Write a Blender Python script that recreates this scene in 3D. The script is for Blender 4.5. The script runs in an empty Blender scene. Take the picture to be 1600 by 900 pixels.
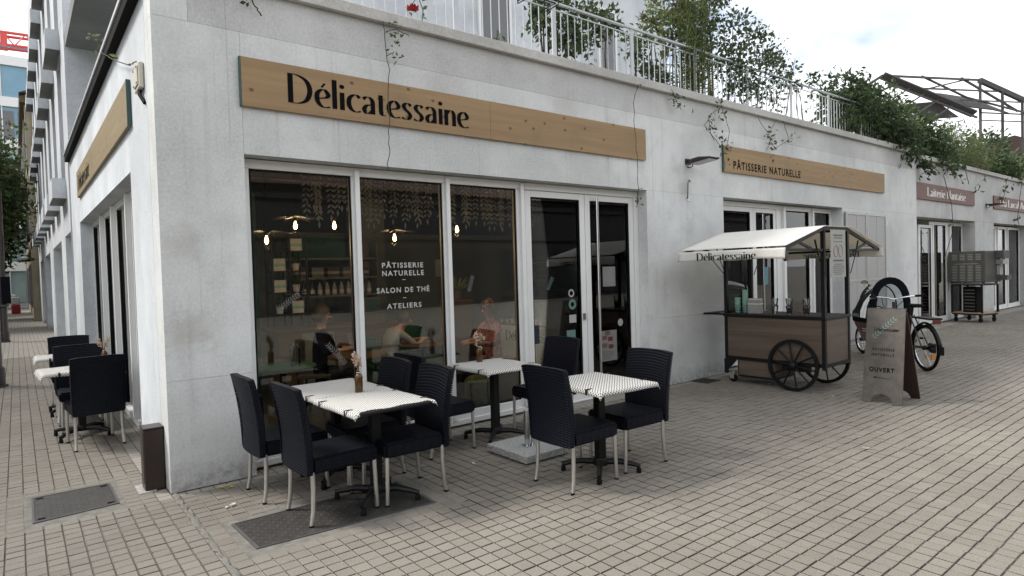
import bpy, bmesh, math, random
from mathutils import Vector, Matrix
rnd = random.Random(7)
R = math.radians
S = bpy.context.scene
COL = S.collection

# ---------------------------------------------------------------- camera
YAW, PITCH, ROLL, FPX = .671, -.0258, -.0295, 974.65
F = Vector((math.sin(YAW)*math.cos(PITCH), math.cos(YAW)*math.cos(PITCH), math.sin(PITCH)))
R0 = Vector((math.cos(YAW), -math.sin(YAW), 0)); U0 = R0.cross(F)
CR = math.cos(ROLL)*R0 + math.sin(ROLL)*U0
CU = -math.sin(ROLL)*R0 + math.cos(ROLL)*U0
CAM = Vector((-.8794, -5.449, 1.648))
cd = bpy.data.cameras.new('camera'); cam = bpy.data.objects.new('camera', cd); COL.objects.link(cam)
m3 = Matrix((CR, CU, -F)).transposed()
cam.matrix_world = Matrix.Translation(CAM) @ m3.to_4x4()
cd.sensor_width = 36; cd.lens = FPX/1600*36; cd.clip_start = .05; cd.clip_end = 600
S.camera = cam

# ---------------------------------------------------------------- sky, sun, exposure
SUN_EL, SUN_AZ = R(47), R(-48)          # azimuth from +y towards +x
w = bpy.data.worlds.new("World"); S.world = w; w.use_nodes = True
nt = w.node_tree; N = nt.nodes; L = nt.links
bg = N['Background']
sky = N.new('ShaderNodeTexSky'); sky.sky_type = 'NISHITA'; sky.sun_disc = False
sky.sun_elevation = SUN_EL; sky.sun_rotation = SUN_AZ
tc = N.new('ShaderNodeTexCoord')
mp = N.new('ShaderNodeMapping'); mp.inputs['Scale'].default_value = (1.6, 1.6, 3.5)
nz = N.new('ShaderNodeTexNoise'); nz.inputs['Scale'].default_value = 1.5; nz.inputs['Detail'].default_value = 7
rp = N.new('ShaderNodeValToRGB')
rp.color_ramp.elements[0].position = .36; rp.color_ramp.elements[0].color = (.25, .25, .25, 1)
rp.color_ramp.elements[1].position = .50; rp.color_ramp.elements[1].color = (.97, .97, .97, 1)
mx = N.new('ShaderNodeMixRGB'); mx.inputs[2].default_value = (9.6, 9.8, 10.1, 1)
L.new(tc.outputs['Generated'], mp.inputs[0]); L.new(mp.outputs[0], nz.inputs['Vector'])
L.new(nz.outputs['Fac'], rp.inputs[0]); L.new(rp.outputs[0], mx.inputs[0])
L.new(sky.outputs[0], mx.inputs[1]); L.new(mx.outputs[0], bg.inputs['Color'])
bg.inputs['Strength'].default_value = .1
ld = bpy.data.lights.new('sun', 'SUN'); ld.energy = 2.6; ld.angle = R(16); ld.color = (1, .96, .9)
so = bpy.data.objects.new('sun', ld); COL.objects.link(so)
sd = Vector((math.sin(SUN_AZ)*math.cos(SUN_EL), math.cos(SUN_AZ)*math.cos(SUN_EL), math.sin(SUN_EL)))
so.rotation_euler = sd.to_track_quat('Z', 'Y').to_euler()
S.view_settings.view_transform = 'Standard'; S.view_settings.look = 'None'
S.view_settings.exposure = .85; S.view_settings.gamma = 1
S.render.engine = 'CYCLES'
S.cycles.max_bounces = 8; S.cycles.transparent_max_bounces = 24; S.cycles.use_denoising = True
S.cycles.sample_clamp_indirect = 6; S.cycles.caustics_reflective = False; S.cycles.caustics_refractive = False

# ---------------------------------------------------------------- mesh builder
class MB:
    def __init__(s): s.v = []; s.f = []; s.m = []; s.uv = {}; s.cm = 0
    def add(s, vs, fs):
        o = len(s.v); s.v += [tuple(v) for v in vs]
        for f in fs: s.f.append(tuple(i+o for i in f)); s.m.append(s.cm)
        return s
    def box(s, x0, x1, y0, y1, z0, z1):
        if x0 > x1: x0, x1 = x1, x0
        if y0 > y1: y0, y1 = y1, y0
        if z0 > z1: z0, z1 = z1, z0
        return s.add([(x0,y0,z0),(x1,y0,z0),(x1,y1,z0),(x0,y1,z0),(x0,y0,z1),(x1,y0,z1),(x1,y1,z1),(x0,y1,z1)],
            [(3,2,1,0),(4,5,6,7),(0,1,5,4),(1,2,6,5),(2,3,7,6),(3,0,4,7)])
    def obox(s, c, size, rot=None):
        b = MB().box(-size[0]/2, size[0]/2, -size[1]/2, size[1]/2, -size[2]/2, size[2]/2)
        mt = rot if rot else Matrix.Identity(3)
        return s.add([mt @ Vector(v) + Vector(c) for v in b.v], b.f)
    def bar(s, a, b, wd, ht, up=(0,0,1)):
        a = Vector(a); b = Vector(b); d = (b-a); ln = d.length; d.normalize()
        up = Vector(up)
        if abs(d.dot(up)) > .98: up = Vector((0,1,0))
        sd_ = d.cross(up).normalized(); u2 = sd_.cross(d)
        mt = Matrix((d, sd_, u2)).transposed()
        return s.obox((a+b)/2, (ln, wd, ht), mt)
    def tube(s, pts, r, n=8, closed=False, cap=True):
        P = [Vector(p) for p in pts]; k = len(P); vs = []; fs = []
        rs = r if isinstance(r, (list, tuple)) else [r]*k
        prev = None
        for i in range(k):
            if closed: t = P[(i+1) % k]-P[i-1]
            else: t = P[min(i+1,k-1)]-P[max(i-1,0)]
            if t.length < 1e-9: t = Vector((0,0,1))
            t.normalize()
            if prev is None:
                up = Vector((0,0,1)) if abs(t.z) < .9 else Vector((1,0,0))
                a = t.cross(up).normalized()
            else:
                a = (prev - t*prev.dot(t))
                a = a.normalized() if a.length > 1e-6 else t.orthogonal().normalized()
            prev = a; b = t.cross(a)
            for j in range(n):
                th = 2*math.pi*j/n; vs.append(P[i] + (a*math.cos(th)+b*math.sin(th))*rs[i])
        for i in range(k if closed else k-1):
            for j in range(n):
                i2 = (i+1) % k; j2 = (j+1) % n
                fs.append((i*n+j, i*n+j2, i2*n+j2, i2*n+j))
        if cap and not closed:
            fs.append(tuple(reversed(range(n)))); fs.append(tuple((k-1)*n+j for j in range(n)))
        return s.add(vs, fs)
    def lathe(s, prof, n=16, c=(0,0,0), mt=None, cap=True):
        vs = []; fs = []; k = len(prof); c = Vector(c)
        for r, z in prof:
            for j in range(n):
                th = 2*math.pi*j/n; p = Vector((r*math.cos(th), r*math.sin(th), z))
                vs.append((mt @ p if mt else p) + c)
        for i in range(k-1):
            for j in range(n):
                j2 = (j+1) % n; fs.append((i*n+j, i*n+j2, (i+1)*n+j2, (i+1)*n+j))
        if cap:
            fs.append(tuple(reversed(range(n)))); fs.append(tuple((k-1)*n+j for j in range(n)))
        return s.add(vs, fs)
    def prism(s, poly, o, ux, uy, th):
        # polygon in the plane o + ux*a + uy*b, thickness th along ux x uy
        o = Vector(o); ux = Vector(ux); uy = Vector(uy); nn = ux.cross(uy).normalized()*th
        k = len(poly); a = [o+ux*p[0]+uy*p[1] for p in poly]; vs = a+[p+nn for p in a]
        fs = [tuple(reversed(range(k))), tuple(range(k, 2*k))]
        for i in range(k): j = (i+1) % k; fs.append((i, j, k+j, k+i))
        return s.add(vs, fs)
    def leaf(s, p, d, up, ln, wd, fold=.25):
        d = Vector(d).normalized(); sd_ = d.cross(Vector(up))
        if sd_.length < 1e-4: sd_ = d.orthogonal()
        sd_.normalize(); n = sd_.cross(d)
        p = Vector(p); mid = p+d*ln*.5
        return s.add([p, mid+sd_*wd*.5+n*fold*wd, p+d*ln, mid-sd_*wd*.5+n*fold*wd, ], [(0,1,2,3)])
    def build(s, name, mat, parent=None, smooth=False, bevel=0, world=False, seg=1):
        off = Vector((0,0,0))
        if world:
            q = parent
            while q is not None: off += q.location; q = q.parent
        me = bpy.data.meshes.new(name)
        me.from_pydata([(v[0]-off.x, v[1]-off.y, v[2]-off.z) for v in s.v], [], s.f)
        ms = mat if isinstance(mat, (list, tuple)) else [mat]
        for m_ in ms: me.materials.append(m_)
        if len(ms) > 1: me.polygons.foreach_set('material_index', s.m)
        if bevel:
            bm = bmesh.new(); bm.from_mesh(me)
            es = [e for e in bm.edges if len(e.link_faces) == 2 and e.calc_face_angle(0) > .6]
            bmesh.ops.bevel(bm, geom=es, offset=bevel, segments=seg, affect='EDGES', clamp_overlap=True)
            bm.to_mesh(me); bm.free()
        if s.uv:
            ul = me.uv_layers.new(name='UVMap')
            for lp in me.loops: ul.data[lp.index].uv = s.uv.get(lp.vertex_index, (0,0))
        if smooth:
            me.polygons.foreach_set('use_smooth', [True]*len(me.polygons))
            if smooth != 2:
                try: me.set_sharp_from_angle(angle=R(40))
                except Exception: pass
        me.update()
        o = bpy.data.objects.new(name, me); COL.objects.link(o)
        if parent is not None: o.parent = parent
        return o

def tag(o, label=None, cat=None, group=None, kind=None):
    if label: o['label'] = label
    if cat: o['category'] = cat
    if group: o['group'] = group
    if kind: o['kind'] = kind
    return o
def thing(name, label, cat, loc=(0,0,0), rz=0, group=None, kind=None):
    o = bpy.data.objects.new(name, None); COL.objects.link(o)
    o.location = loc; o.rotation_euler = (0,0,rz); o.empty_display_size = .1
    return tag(o, label, cat, group, kind)
def dup(root, loc, rz, label, group=None):
    r = root.copy(); COL.objects.link(r); r.location = loc; r.rotation_euler = (0,0,rz); r['label'] = label
    if group: r['group'] = group
    for ch in list(root.children):
        c = ch.copy(); COL.objects.link(c); c.parent = r
        for g in ch.children:
            d = g.copy(); COL.objects.link(d); d.parent = c
    return r

# ---------------------------------------------------------------- materials
def nodes(name):
    m = bpy.data.materials.new(name); m.use_nodes = True
    n = m.node_tree.nodes; l = m.node_tree.links
    return m, n, l, n['Principled BSDF']
def mathn(n, l, op, a, b=None, clamp=False):
    q = n.new('ShaderNodeMath'); q.operation = op; q.use_clamp = clamp
    for i, x in enumerate((a, b)):
        if x is None: continue
        if isinstance(x, (int, float)): q.inputs[i].default_value = x
        else: l.new(x, q.inputs[i])
    return q.outputs[0]
def noise(n, l, vec, scale, detail=5, rough=.55, stretch=None):
    q = n.new('ShaderNodeTexNoise'); q.inputs['Scale'].default_value = scale
    q.inputs['Detail'].default_value = detail; q.inputs['Roughness'].default_value = rough
    if stretch:
        mp_ = n.new('ShaderNodeMapping'); mp_.inputs['Scale'].default_value = stretch
        l.new(vec, mp_.inputs[0]); vec = mp_.outputs[0]
    l.new(vec, q.inputs['Vector']); return q.outputs['Fac']
def ramp(n, l, fac, p0, p1, c0=(0,0,0), c1=(1,1,1)):
    q = n.new('ShaderNodeValToRGB'); e = q.color_ramp.elements
    e[0].position = p0; e[0].color = (*c0, 1); e[1].position = p1; e[1].color = (*c1, 1)
    l.new(fac, q.inputs[0]); return q.outputs[0]
def mix(n, l, fac, a, b, mode='MIX'):
    q = n.new('ShaderNodeMixRGB'); q.blend_type = mode
    for i, x in ((0, fac), (1, a), (2, b)):
        if isinstance(x, (int, float)): q.inputs[i].default_value = x
        elif isinstance(x, tuple): q.inputs[i].default_value = (*x, 1)
        else: l.new(x, q.inputs[i])
    return q.outputs[0]
def bump(n, l, h, b, strength=.3, dist=.01):
    q = n.new('ShaderNodeBump'); q.inputs['Strength'].default_value = strength
    q.inputs['Distance'].default_value = dist; l.new(h, q.inputs['Height']); l.new(q.outputs[0], b.inputs['Normal'])
def pos(n): return n.new('ShaderNodeNewGeometry').outputs['Position']
def obj(n): return n.new('ShaderNodeTexCoord').outputs['Object']

def simple(name, c, rough=.5, metal=0, c2=None, scale=8, bmp=0, stretch=None, spec=.5, world=False, emit=0):
    m, n, l, b = nodes(name)
    b.inputs['Roughness'].default_value = rough; b.inputs['Metallic'].default_value = metal
    b.inputs['Specular IOR Level'].default_value = spec
    if c2 is None: c2 = tuple(x*.8 for x in c)
    co = pos(n) if world else obj(n)
    f = noise(n, l, co, scale, 5, .6, stretch)
    cc = ramp(n, l, f, .3, .7, c2, c); l.new(cc, b.inputs['Base Color'])
    if bmp: bump(n, l, f, b, bmp, .01)
    if emit: b.inputs['Emission Color'].default_value = (*c, 1); b.inputs['Emission Strength'].default_value = emit
    return m

def concrete(name, base, dark=.6, streak=.5, base_dirt=True, speck=True, patches=()):
    m, n, l, b = nodes(name); p = pos(n)
    b.inputs['Roughness'].default_value = .82; b.inputs['Specular IOR Level'].default_value = .25
    big = noise(n, l, p, .55, 6, .62); mid = noise(n, l, p, 3.2, 7, .65); fine = noise(n, l, p, 45, 4, .7)
    dk = tuple(x*dark for x in base)
    c = mix(n, l, ramp(n, l, big, .38, .60), tuple(x*.78 for x in base), base)
    c = mix(n, l, mathn(n, l, 'MULTIPLY', ramp(n, l, mid, .50, .70), .5), c, tuple(x*.68 for x in base))
    c = mix(n, l, .16, c, ramp(n, l, fine, .3, .7), 'OVERLAY')
    # rain streaks: long vertical noise
    st = noise(n, l, p, 1, 5, .7, (9, 9, .22)); msk = noise(n, l, p, .8, 3, .5)
    sf = mathn(n, l, 'MULTIPLY', ramp(n, l, st, .56, .74), ramp(n, l, msk, .42, .62))
    c = mix(n, l, mathn(n, l, 'MULTIPLY', sf, streak), c, tuple(x*.5 for x in base))
    if streak > .4:    # thin drip lines below the coping and sills
        s2 = noise(n, l, p, 1, 4, .8, (42, 42, .12)); m2 = noise(n, l, p, 1.3, 4, .6, (1, 1, .5))
        f2 = mathn(n, l, 'MULTIPLY', ramp(n, l, s2, .60, .68), ramp(n, l, m2, .50, .62))
        c = mix(n, l, mathn(n, l, 'MULTIPLY', f2, .6), c, tuple(x*.45 for x in base))
    for ctr, rad, amt in patches:      # single old stains, each with its own ragged shape
        vd = n.new('ShaderNodeVectorMath'); vd.operation = 'DISTANCE'; l.new(p, vd.inputs[0]); vd.inputs[1].default_value = ctr
        dd = mathn(n, l, 'ADD', mathn(n, l, 'DIVIDE', vd.outputs['Value'], rad), mathn(n, l, 'MULTIPLY', noise(n, l, p, 7, 8, .75, (1, 1, 1.6)), 1.5))
        q = n.new('ShaderNodeMapRange'); q.inputs[1].default_value = .95; q.inputs[2].default_value = 1.5; q.inputs[3].default_value = amt*.6; q.inputs[4].default_value = 0; l.new(dd, q.inputs[0])
        c = mix(n, l, q.outputs[0], c, (.30,.275,.225))
    if speck:
        vo = n.new('ShaderNodeTexVoronoi'); vo.inputs['Scale'].default_value = 9; l.new(p, vo.inputs['Vector'])
        pk = ramp(n, l, vo.outputs['Distance'], .05, .09, (1,1,1), (0,0,0))
        pm = ramp(n, l, noise(n, l, p, 1.7, 3), .5, .62)
        c = mix(n, l, mathn(n, l, 'MULTIPLY', mathn(n, l, 'MULTIPLY', pk, pm), .45), c, tuple(x*.38 for x in base))
    if base_dirt:      # rising moss and splash dirt with its own ragged outline
        sep = n.new('ShaderNodeSeparateXYZ'); l.new(p, sep.inputs[0])
        z = mathn(n, l, 'ADD', sep.outputs['Z'], mathn(n, l, 'MULTIPLY', noise(n, l, p, 5, 7, .7), -.42))
        d = ramp(n, l, z, -.14, .07, (1,1,1), (0,0,0))
        q = n.new('ShaderNodeMapRange'); q.inputs[1].default_value = -.18; q.inputs[2].default_value = .03
        q.inputs[3].default_value = 1; q.inputs[4].default_value = 0; l.new(z, q.inputs[0])
        dm = mathn(n, l, 'MULTIPLY', q.outputs[0], ramp(n, l, noise(n, l, p, 16, 5, .7), .3, .6))
        c = mix(n, l, mathn(n, l, 'MULTIPLY', dm, .6), c, (.13,.125,.09))
    oi = n.new('ShaderNodeObjectInfo')
    c = mix(n, l, 1, c, ramp(n, l, oi.outputs['Random'], 0, 1, (.93,.93,.93), (1,1,1)), 'MULTIPLY')
    l.new(c, b.inputs['Base Color'])
    bump(n, l, mix(n, l, .5, mid, fine), b, .25, .006)
    return m

def wood(name, c, c2, knots=True, axis='x', scale=1, rough=.65, plank=0):
    m, n, l, b = nodes(name); p = obj(n)
    st = {'x': (.6, 14, 14), 'y': (14, .6, 14), 'z': (14, 14, .6)}[axis]
    st = tuple(x*scale for x in st)
    g = noise(n, l, p, 1, 8, .68, st); g2 = noise(n, l, p, 1.0, 3, .5, tuple(x*.3 for x in st))
    cc = mix(n, l, ramp(n, l, g, .3, .7), c2, c)
    cc = mix(n, l, mathn(n, l, 'MULTIPLY', ramp(n, l, g2, .42, .7), .55), cc, tuple(x*.72 for x in c))
    b.inputs['Roughness'].default_value = rough; b.inputs['Specular IOR Level'].default_value = .3
    if knots:
        vo = n.new('ShaderNodeTexVoronoi'); vo.inputs['Scale'].default_value = 4.2
        vo.voronoi_dimensions = '2D'; sx_ = n.new('ShaderNodeSeparateXYZ'); cx2 = n.new('ShaderNodeCombineXYZ'); l.new(p, sx_.inputs[0])
        l.new(mathn(n, l, 'MULTIPLY', sx_.outputs['Y' if axis == 'y' else 'X'], .8), cx2.inputs[0]); l.new(sx_.outputs['Z'], cx2.inputs[1]); l.new(cx2.outputs[0], vo.inputs['Vector'])
        k = ramp(n, l, vo.outputs['Distance'], .045, .085, (1,1,1), (0,0,0))
        sc = n.new('ShaderNodeSeparateColor'); l.new(vo.outputs['Color'], sc.inputs[0])
        k = mathn(n, l, 'MULTIPLY', k, mathn(n, l, 'GREATER_THAN', sc.outputs[0], .45))
        cc = mix(n, l, mathn(n, l, 'MULTIPLY', k, .8), cc, (.10,.045,.02))
        w_ = noise(n, l, p, 2.5, 5, .65)
        cc = mix(n, l, mathn(n, l, 'MULTIPLY', ramp(n, l, w_, .55, .75), .35), cc, (.16,.13,.09))
    l.new(cc, b.inputs['Base Color']); bump(n, l, g, b, .15, .004)
    return m

def glass(name, tint=(.75,.8,.8), refl=1.0):
    m, n, l, b = nodes(name); n.remove(b)
    out = n['Material Output']
    t = n.new('ShaderNodeBsdfTransparent'); t.inputs[0].default_value = (*tint, 1)
    g = n.new('ShaderNodeBsdfGlossy'); g.inputs['Roughness'].default_value = .01
    g.inputs['Color'].default_value = (refl,)*3+(1,)
    fr = n.new('ShaderNodeFresnel'); fr.inputs[0].default_value = 1.5
    wv = noise(n, l, pos(n), .9, 2)
    bp_ = n.new('ShaderNodeBump'); bp_.inputs['Strength'].default_value = .02; bp_.inputs['Distance'].default_value = .05
    l.new(wv, bp_.inputs['Height']); l.new(bp_.outputs[0], g.inputs['Normal'])
    ff = mathn(n, l, 'MULTIPLY', fr.outputs[0], 1.15, True)
    mxs = n.new('ShaderNodeMixShader'); l.new(ff, mxs.inputs[0])
    l.new(t.outputs[0], mxs.inputs[1]); l.new(g.outputs[0], mxs.inputs[2]); l.new(mxs.outputs[0], out.inputs[0])
    return m

def leafmat(name, c, c2, c3=None):
    m, n, l, b = nodes(name)
    g = n.new('ShaderNodeNewGeometry')
    cc = ramp(n, l, g.outputs['Random Per Island'], 0, 1, c2, c)
    if c3: cc = mix(n, l, mathn(n, l, 'GREATER_THAN', noise(n, l, obj(n), 2.2, 3), .56), cc, c3)
    l.new(cc, b.inputs['Base Color']); b.inputs['Roughness'].default_value = .5
    tr = n.new('ShaderNodeBsdfTranslucent'); l.new(cc, tr.inputs[0])
    ms = n.new('ShaderNodeMixShader'); ms.inputs[0].default_value = .45
    l.new(b.outputs[0], ms.inputs[1]); l.new(tr.outputs[0], ms.inputs[2]); l.new(ms.outputs[0], n['Material Output'].inputs[0])
    return m

def paver_mat():
    m, n, l, b = nodes('paver_stone'); p = pos(n)
    g = n.new('ShaderNodeNewGeometry'); oi = n.new('ShaderNodeObjectInfo')
    r = mathn(n, l, 'FRACT', mathn(n, l, 'ADD', g.outputs['Random Per Island'], oi.outputs['Random']))
    c = ramp(n, l, r, 0, 1, (.190,.172,.145), (.216,.197,.168))
    c = mix(n, l, ramp(n, l, noise(n, l, p, .7, 4), .35, .7), mix(n, l, .0, c, (.3,.3,.3)), mix(n, l, 1, c, (.80,.79,.79), 'MULTIPLY'))
    
    f = noise(n, l, p, 140, 3, .7); c = mix(n, l, .3, c, ramp(n, l, f, .3, .7), 'OVERLAY')
    sp = noise(n, l, p, 9, 6, .7); c = mix(n, l, mathn(n, l, 'MULTIPLY', ramp(n, l, sp, .58, .8), .55), c, (.12,.105,.085))
    l.new(c, b.inputs['Base Color']); b.inputs['Roughness'].default_value = .85; b.inputs['Specular IOR Level'].default_value = .2
    bump(n, l, f, b, .3, .002)
    return m
def ground_mat():      # far paving: same stones, too far away to tell apart; near: the joint filling
    m, n, l, b = nodes('paving_ground'); p = pos(n)
    br = n.new('ShaderNodeTexBrick'); br.offset = 0; br.inputs['Scale'].default_value = 1
    br.inputs['Brick Width'].default_value = .1; br.inputs['Row Height'].default_value = .1
    br.inputs['Mortar Size'].default_value = .005; br.inputs['Color1'].default_value = (.3,.28,.24,1)
    br.inputs['Color2'].default_value = (.24,.22,.19,1); br.inputs['Mortar'].default_value = (.05,.042,.034,1)
    l.new(p, br.inputs['Vector'])
    c = mix(n, l, mathn(n, l, 'MULTIPLY', ramp(n, l, noise(n, l, p, .6, 5), .4, .7), .5), br.outputs[0], (.2,.19,.17))
    l.new(c, b.inputs['Base Color']); b.inputs['Roughness'].default_value = .9
    return m

def wicker_mat():
    m, n, l, b = nodes('navy_wicker'); p = obj(n)
    sep = n.new('ShaderNodeSeparateXYZ'); l.new(p, sep.inputs[0])
    zz = mathn(n, l, 'ADD', sep.outputs['Z'], mathn(n, l, 'MULTIPLY', sep.outputs['X'], .9))
    k1 = mathn(n, l, 'SINE', mathn(n, l, 'MULTIPLY', zz, 2*math.pi/.019))
    k2 = mathn(n, l, 'SINE', mathn(n, l, 'MULTIPLY', mathn(n, l, 'ADD', sep.outputs['Y'], mathn(n, l, 'MULTIPLY', sep.outputs['X'], .4)), 2*math.pi/.03))
    h = mathn(n, l, 'ADD', k1, mathn(n, l, 'MULTIPLY', mathn(n, l, 'MULTIPLY', k1, k2), .6))
    hh = mathn(n, l, 'MULTIPLY', mathn(n, l, 'ADD', h, 1.6), .31, True)
    c = mix(n, l, hh, (.0006,.0009,.0022), (.0042,.0060,.0130)); l.new(c, b.inputs['Base Color'])
    b.inputs['Roughness'].default_value = .55; b.inputs['Specular IOR Level'].default_value = .15
    bump(n, l, hh, b, .9, .005)
    return m
def cloth_mat():
    m, n, l, b = nodes('printed_cotton')
    uv = n.new('ShaderNodeUVMap'); uv.uv_map = 'UVMap'
    mp_ = n.new('ShaderNodeMapping'); mp_.inputs['Scale'].default_value = (50, 50, 1); mp_.inputs['Rotation'].default_value = (0,0,R(45))
    l.new(uv.outputs[0], mp_.inputs[0])
    sep = n.new('ShaderNodeSeparateXYZ'); l.new(mp_.outputs[0], sep.inputs[0])
    fx = mathn(n, l, 'ABSOLUTE', mathn(n, l, 'SUBTRACT', mathn(n, l, 'FRACT', sep.outputs['X']), .5))
    fy = mathn(n, l, 'ABSOLUTE', mathn(n, l, 'SUBTRACT', mathn(n, l, 'FRACT', sep.outputs['Y']), .5))
    a = mathn(n, l, 'MULTIPLY', mathn(n, l, 'LESS_THAN', fx, .13), mathn(n, l, 'LESS_THAN', fy, .40))
    c_ = mathn(n, l, 'MULTIPLY', mathn(n, l, 'LESS_THAN', fy, .13), mathn(n, l, 'LESS_THAN', fx, .40))
    k = mathn(n, l, 'MAXIMUM', a, c_)
    c = mix(n, l, k, (.60,.585,.55), (.015,.015,.017)); l.new(c, b.inputs['Base Color'])
    b.inputs['Roughness'].default_value = .8
    bump(n, l, noise(n, l, obj(n), 30, 3), b, .2, .003)
    return m

def canvas_mat():
    m, n, l, b = nodes('cream_awning_canvas'); f = noise(n, l, obj(n), 5, 4)
    c = ramp(n, l, f, .3, .7, (.80,.79,.75), (.84,.83,.79)); l.new(c, b.inputs['Base Color']); b.inputs['Roughness'].default_value = .85
    tr = n.new('ShaderNodeBsdfTranslucent'); tr.inputs[0].default_value = (.85,.79,.66,1)
    ms = n.new('ShaderNodeMixShader'); ms.inputs[0].default_value = .3; l.new(b.outputs[0], ms.inputs[1]); l.new(tr.outputs[0], ms.inputs[2]); l.new(ms.outputs[0], n['Material Output'].inputs[0])
    bump(n, l, noise(n, l, obj(n), 3, 3), b, .3, .02)
    return m
M = {}
M['wall'] = concrete('white_painted_concrete', (.665,.675,.665), streak=.75, patches=[((.16,0,1.95),.26,.55),((.20,0,1.25),.30,.65),((.5,0,2.1),.18,.35),((6.6,0,2.75),.22,.6),((6.7,0,2.2),.3,.3),((2.6,0,3.62),.5,.35),((4.3,0,3.64),.4,.4)])
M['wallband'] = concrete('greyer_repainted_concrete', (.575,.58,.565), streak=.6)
M['wall2'] = concrete('white_render', (.665,.695,.72), streak=.22, speck=False, base_dirt=True)
M['wall3'] = concrete('aged_grey_render', (.53,.535,.52), streak=.75, speck=False)
M['tower'] = concrete('pale_facade', (.62,.645,.67), streak=.2, base_dirt=False, speck=False)
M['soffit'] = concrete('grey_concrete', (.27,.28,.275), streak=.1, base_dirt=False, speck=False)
M['coping'] = concrete('concrete_coping', (.50,.49,.46), streak=.25, base_dirt=False, speck=False)
M['beige'] = concrete('old_beige_stucco', (.42,.36,.27), streak=.4, base_dirt=False, speck=False)
M['alu'] = simple('white_aluminium', (.74,.74,.725), .38, c2=(.69,.69,.675), scale=3)
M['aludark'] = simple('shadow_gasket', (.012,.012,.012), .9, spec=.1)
M['glass'] = glass('window_glass', (.84,.865,.855))
M['clear'] = glass('clear_glass', (.9,.93,.92))
M['film'] = glass('clear_plastic_film', (.62,.66,.66))
M['ply'] = wood('weathered_pine_board', (.345,.235,.125), (.245,.162,.085))
M['plyside'] = wood('weathered_pine_board_side', (.30,.235,.14), (.22,.17,.10), axis='y')
M['edge'] = simple('dark_green_edge', (.04,.09,.085), .6)
M['lam'] = wood('walnut_laminate', (.155,.113,.085), (.075,.055,.042), knots=False, axis='y', scale=.8, rough=.45)
M['lamx'] = wood('walnut_laminate_end', (.155,.113,.085), (.075,.055,.042), knots=False, axis='x', scale=.8, rough=.45)
M['black'] = simple('black_steel', (.008,.008,.009), .45, c2=(.006,.006,.007), spec=.25)
M['ink'] = simple('black_lettering', (.005,.005,.006), .8, spec=.06)
M['white'] = simple('white_paint', (.78,.78,.76), .45, c2=(.72,.72,.7))
M['rail'] = simple('white_enamelled_steel', (.50,.515,.53), .4, c2=(.44,.455,.47))
M['vinyl'] = simple('white_vinyl', (.50,.50,.49), .6)
M['mintpaint'] = simple('pale_mint_paint', (.20,.34,.30), .7)
M['faint'] = simple('faded_white_decal', (.20,.20,.195), .7)
M['mint'] = simple('mint_vinyl', (.11,.20,.175), .6)
M['paver'] = paver_mat(); M['ground'] = ground_mat()
M['joint'] = simple('dark_joint_sand', (.016,.014,.011), .95, c2=(.010,.009,.007), scale=6)
M['wicker'] = wicker_mat(); M['cloth'] = cloth_mat()
M['legm'] = simple('brushed_aluminium', (.62,.60,.56), .36, .85, c2=(.5,.49,.46), scale=20)
M['chrome'] = simple('polished_steel', (.7,.7,.7), .16, 1)
M['iron'] = simple('cast_iron_cover', (.050,.045,.041), .6, .3, c2=(.028,.026,.024), scale=12, bmp=.4)
M['mortar'] = simple('old_mortar', (.19,.18,.158), .95, c2=(.10,.094,.08), scale=14, bmp=.8)
M['mortarw'] = simple('pale_mortar', (.40,.385,.36), .95, c2=(.24,.23,.21), scale=20, bmp=.8)
M['brown'] = simple('brown_enamel', (.028,.016,.014), .35, c2=(.020,.012,.011), scale=5)
M['bottle'] = simple('amber_glass', (.09,.045,.010), .12, c2=(.045,.02,.005), scale=18)
M['dryflower'] = simple('dried_flower', (.62,.50,.38), .8, c2=(.45,.30,.22), scale=40)
M['granite'] = simple('speckled_granite', (.52,.52,.50), .6, c2=(.12,.12,.115), scale=75)
M['canvas'] = simple('cream_canvas', (.74,.69,.57), .85, c2=(.70,.65,.53), scale=6, bmp=.15)
M['canvas'] = canvas_mat()
M['board'] = simple('grey_stone_laminate', (.125,.110,.093), .6, c2=(.078,.069,.060), scale=11, bmp=.1)
M['boardback'] = simple('dark_brown_board', (.035,.018,.014), .6)
M['kraft'] = simple('grey_poster_paper', (.36,.36,.34), .7, c2=(.33,.33,.31))
M['inkgrey'] = simple('grey_print', (.13,.12,.115), .7)
M['inkred'] = simple('faded_red_print', (.30,.20,.19), .7)
M['redsign'] = simple('oxide_red_sign', (.150,.072,.053), .6, c2=(.125,.06,.046), scale=3)
M['letter'] = simple('pale_lettering', (.70,.68,.64), .5)
M['wine'] = simple('dark_red_panel', (.13,.030,.022), .4)
M['rubber'] = simple('black_rubber', (.008,.008,.008), .8, spec=.12)
M['fabric'] = simple('black_fabric', (.007,.008,.011), .9, spec=.08)
M['orange'] = simple('orange_reflector', (.85,.28,.03), .3)
M['mintcup'] = simple('mint_paper_cup', (.32,.55,.46), .6, c2=(.28,.5,.42))
M['paper'] = simple('white_paper', (.72,.71,.68), .7)
M['jam'] = simple('brown_jam', (.06,.022,.012), .3)
M['mesh'] = simple('perforated_grey_metal', (.36,.36,.345), .5, c2=(.30,.30,.285), scale=260)
M['machine'] = simple('dark_painted_steel', (.09,.088,.082), .42, c2=(.075,.073,.068))
M['slot'] = simple('bright_louvre', (.42,.42,.40), .4, .4)
M['plyfloor'] = simple('plywood_tray', (.42,.27,.15), .6)
M['rust'] = simple('grey_brown_steel', (.075,.070,.068), .7, c2=(.05,.047,.045), scale=3)
M['sheet'] = simple('weathered_roof_sheet', (.06,.057,.055), .8, c2=(.04,.038,.036), scale=4)
M['leafd'] = leafmat('dark_leaves', (.085,.125,.045), (.030,.052,.022), (.05,.075,.03))
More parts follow.
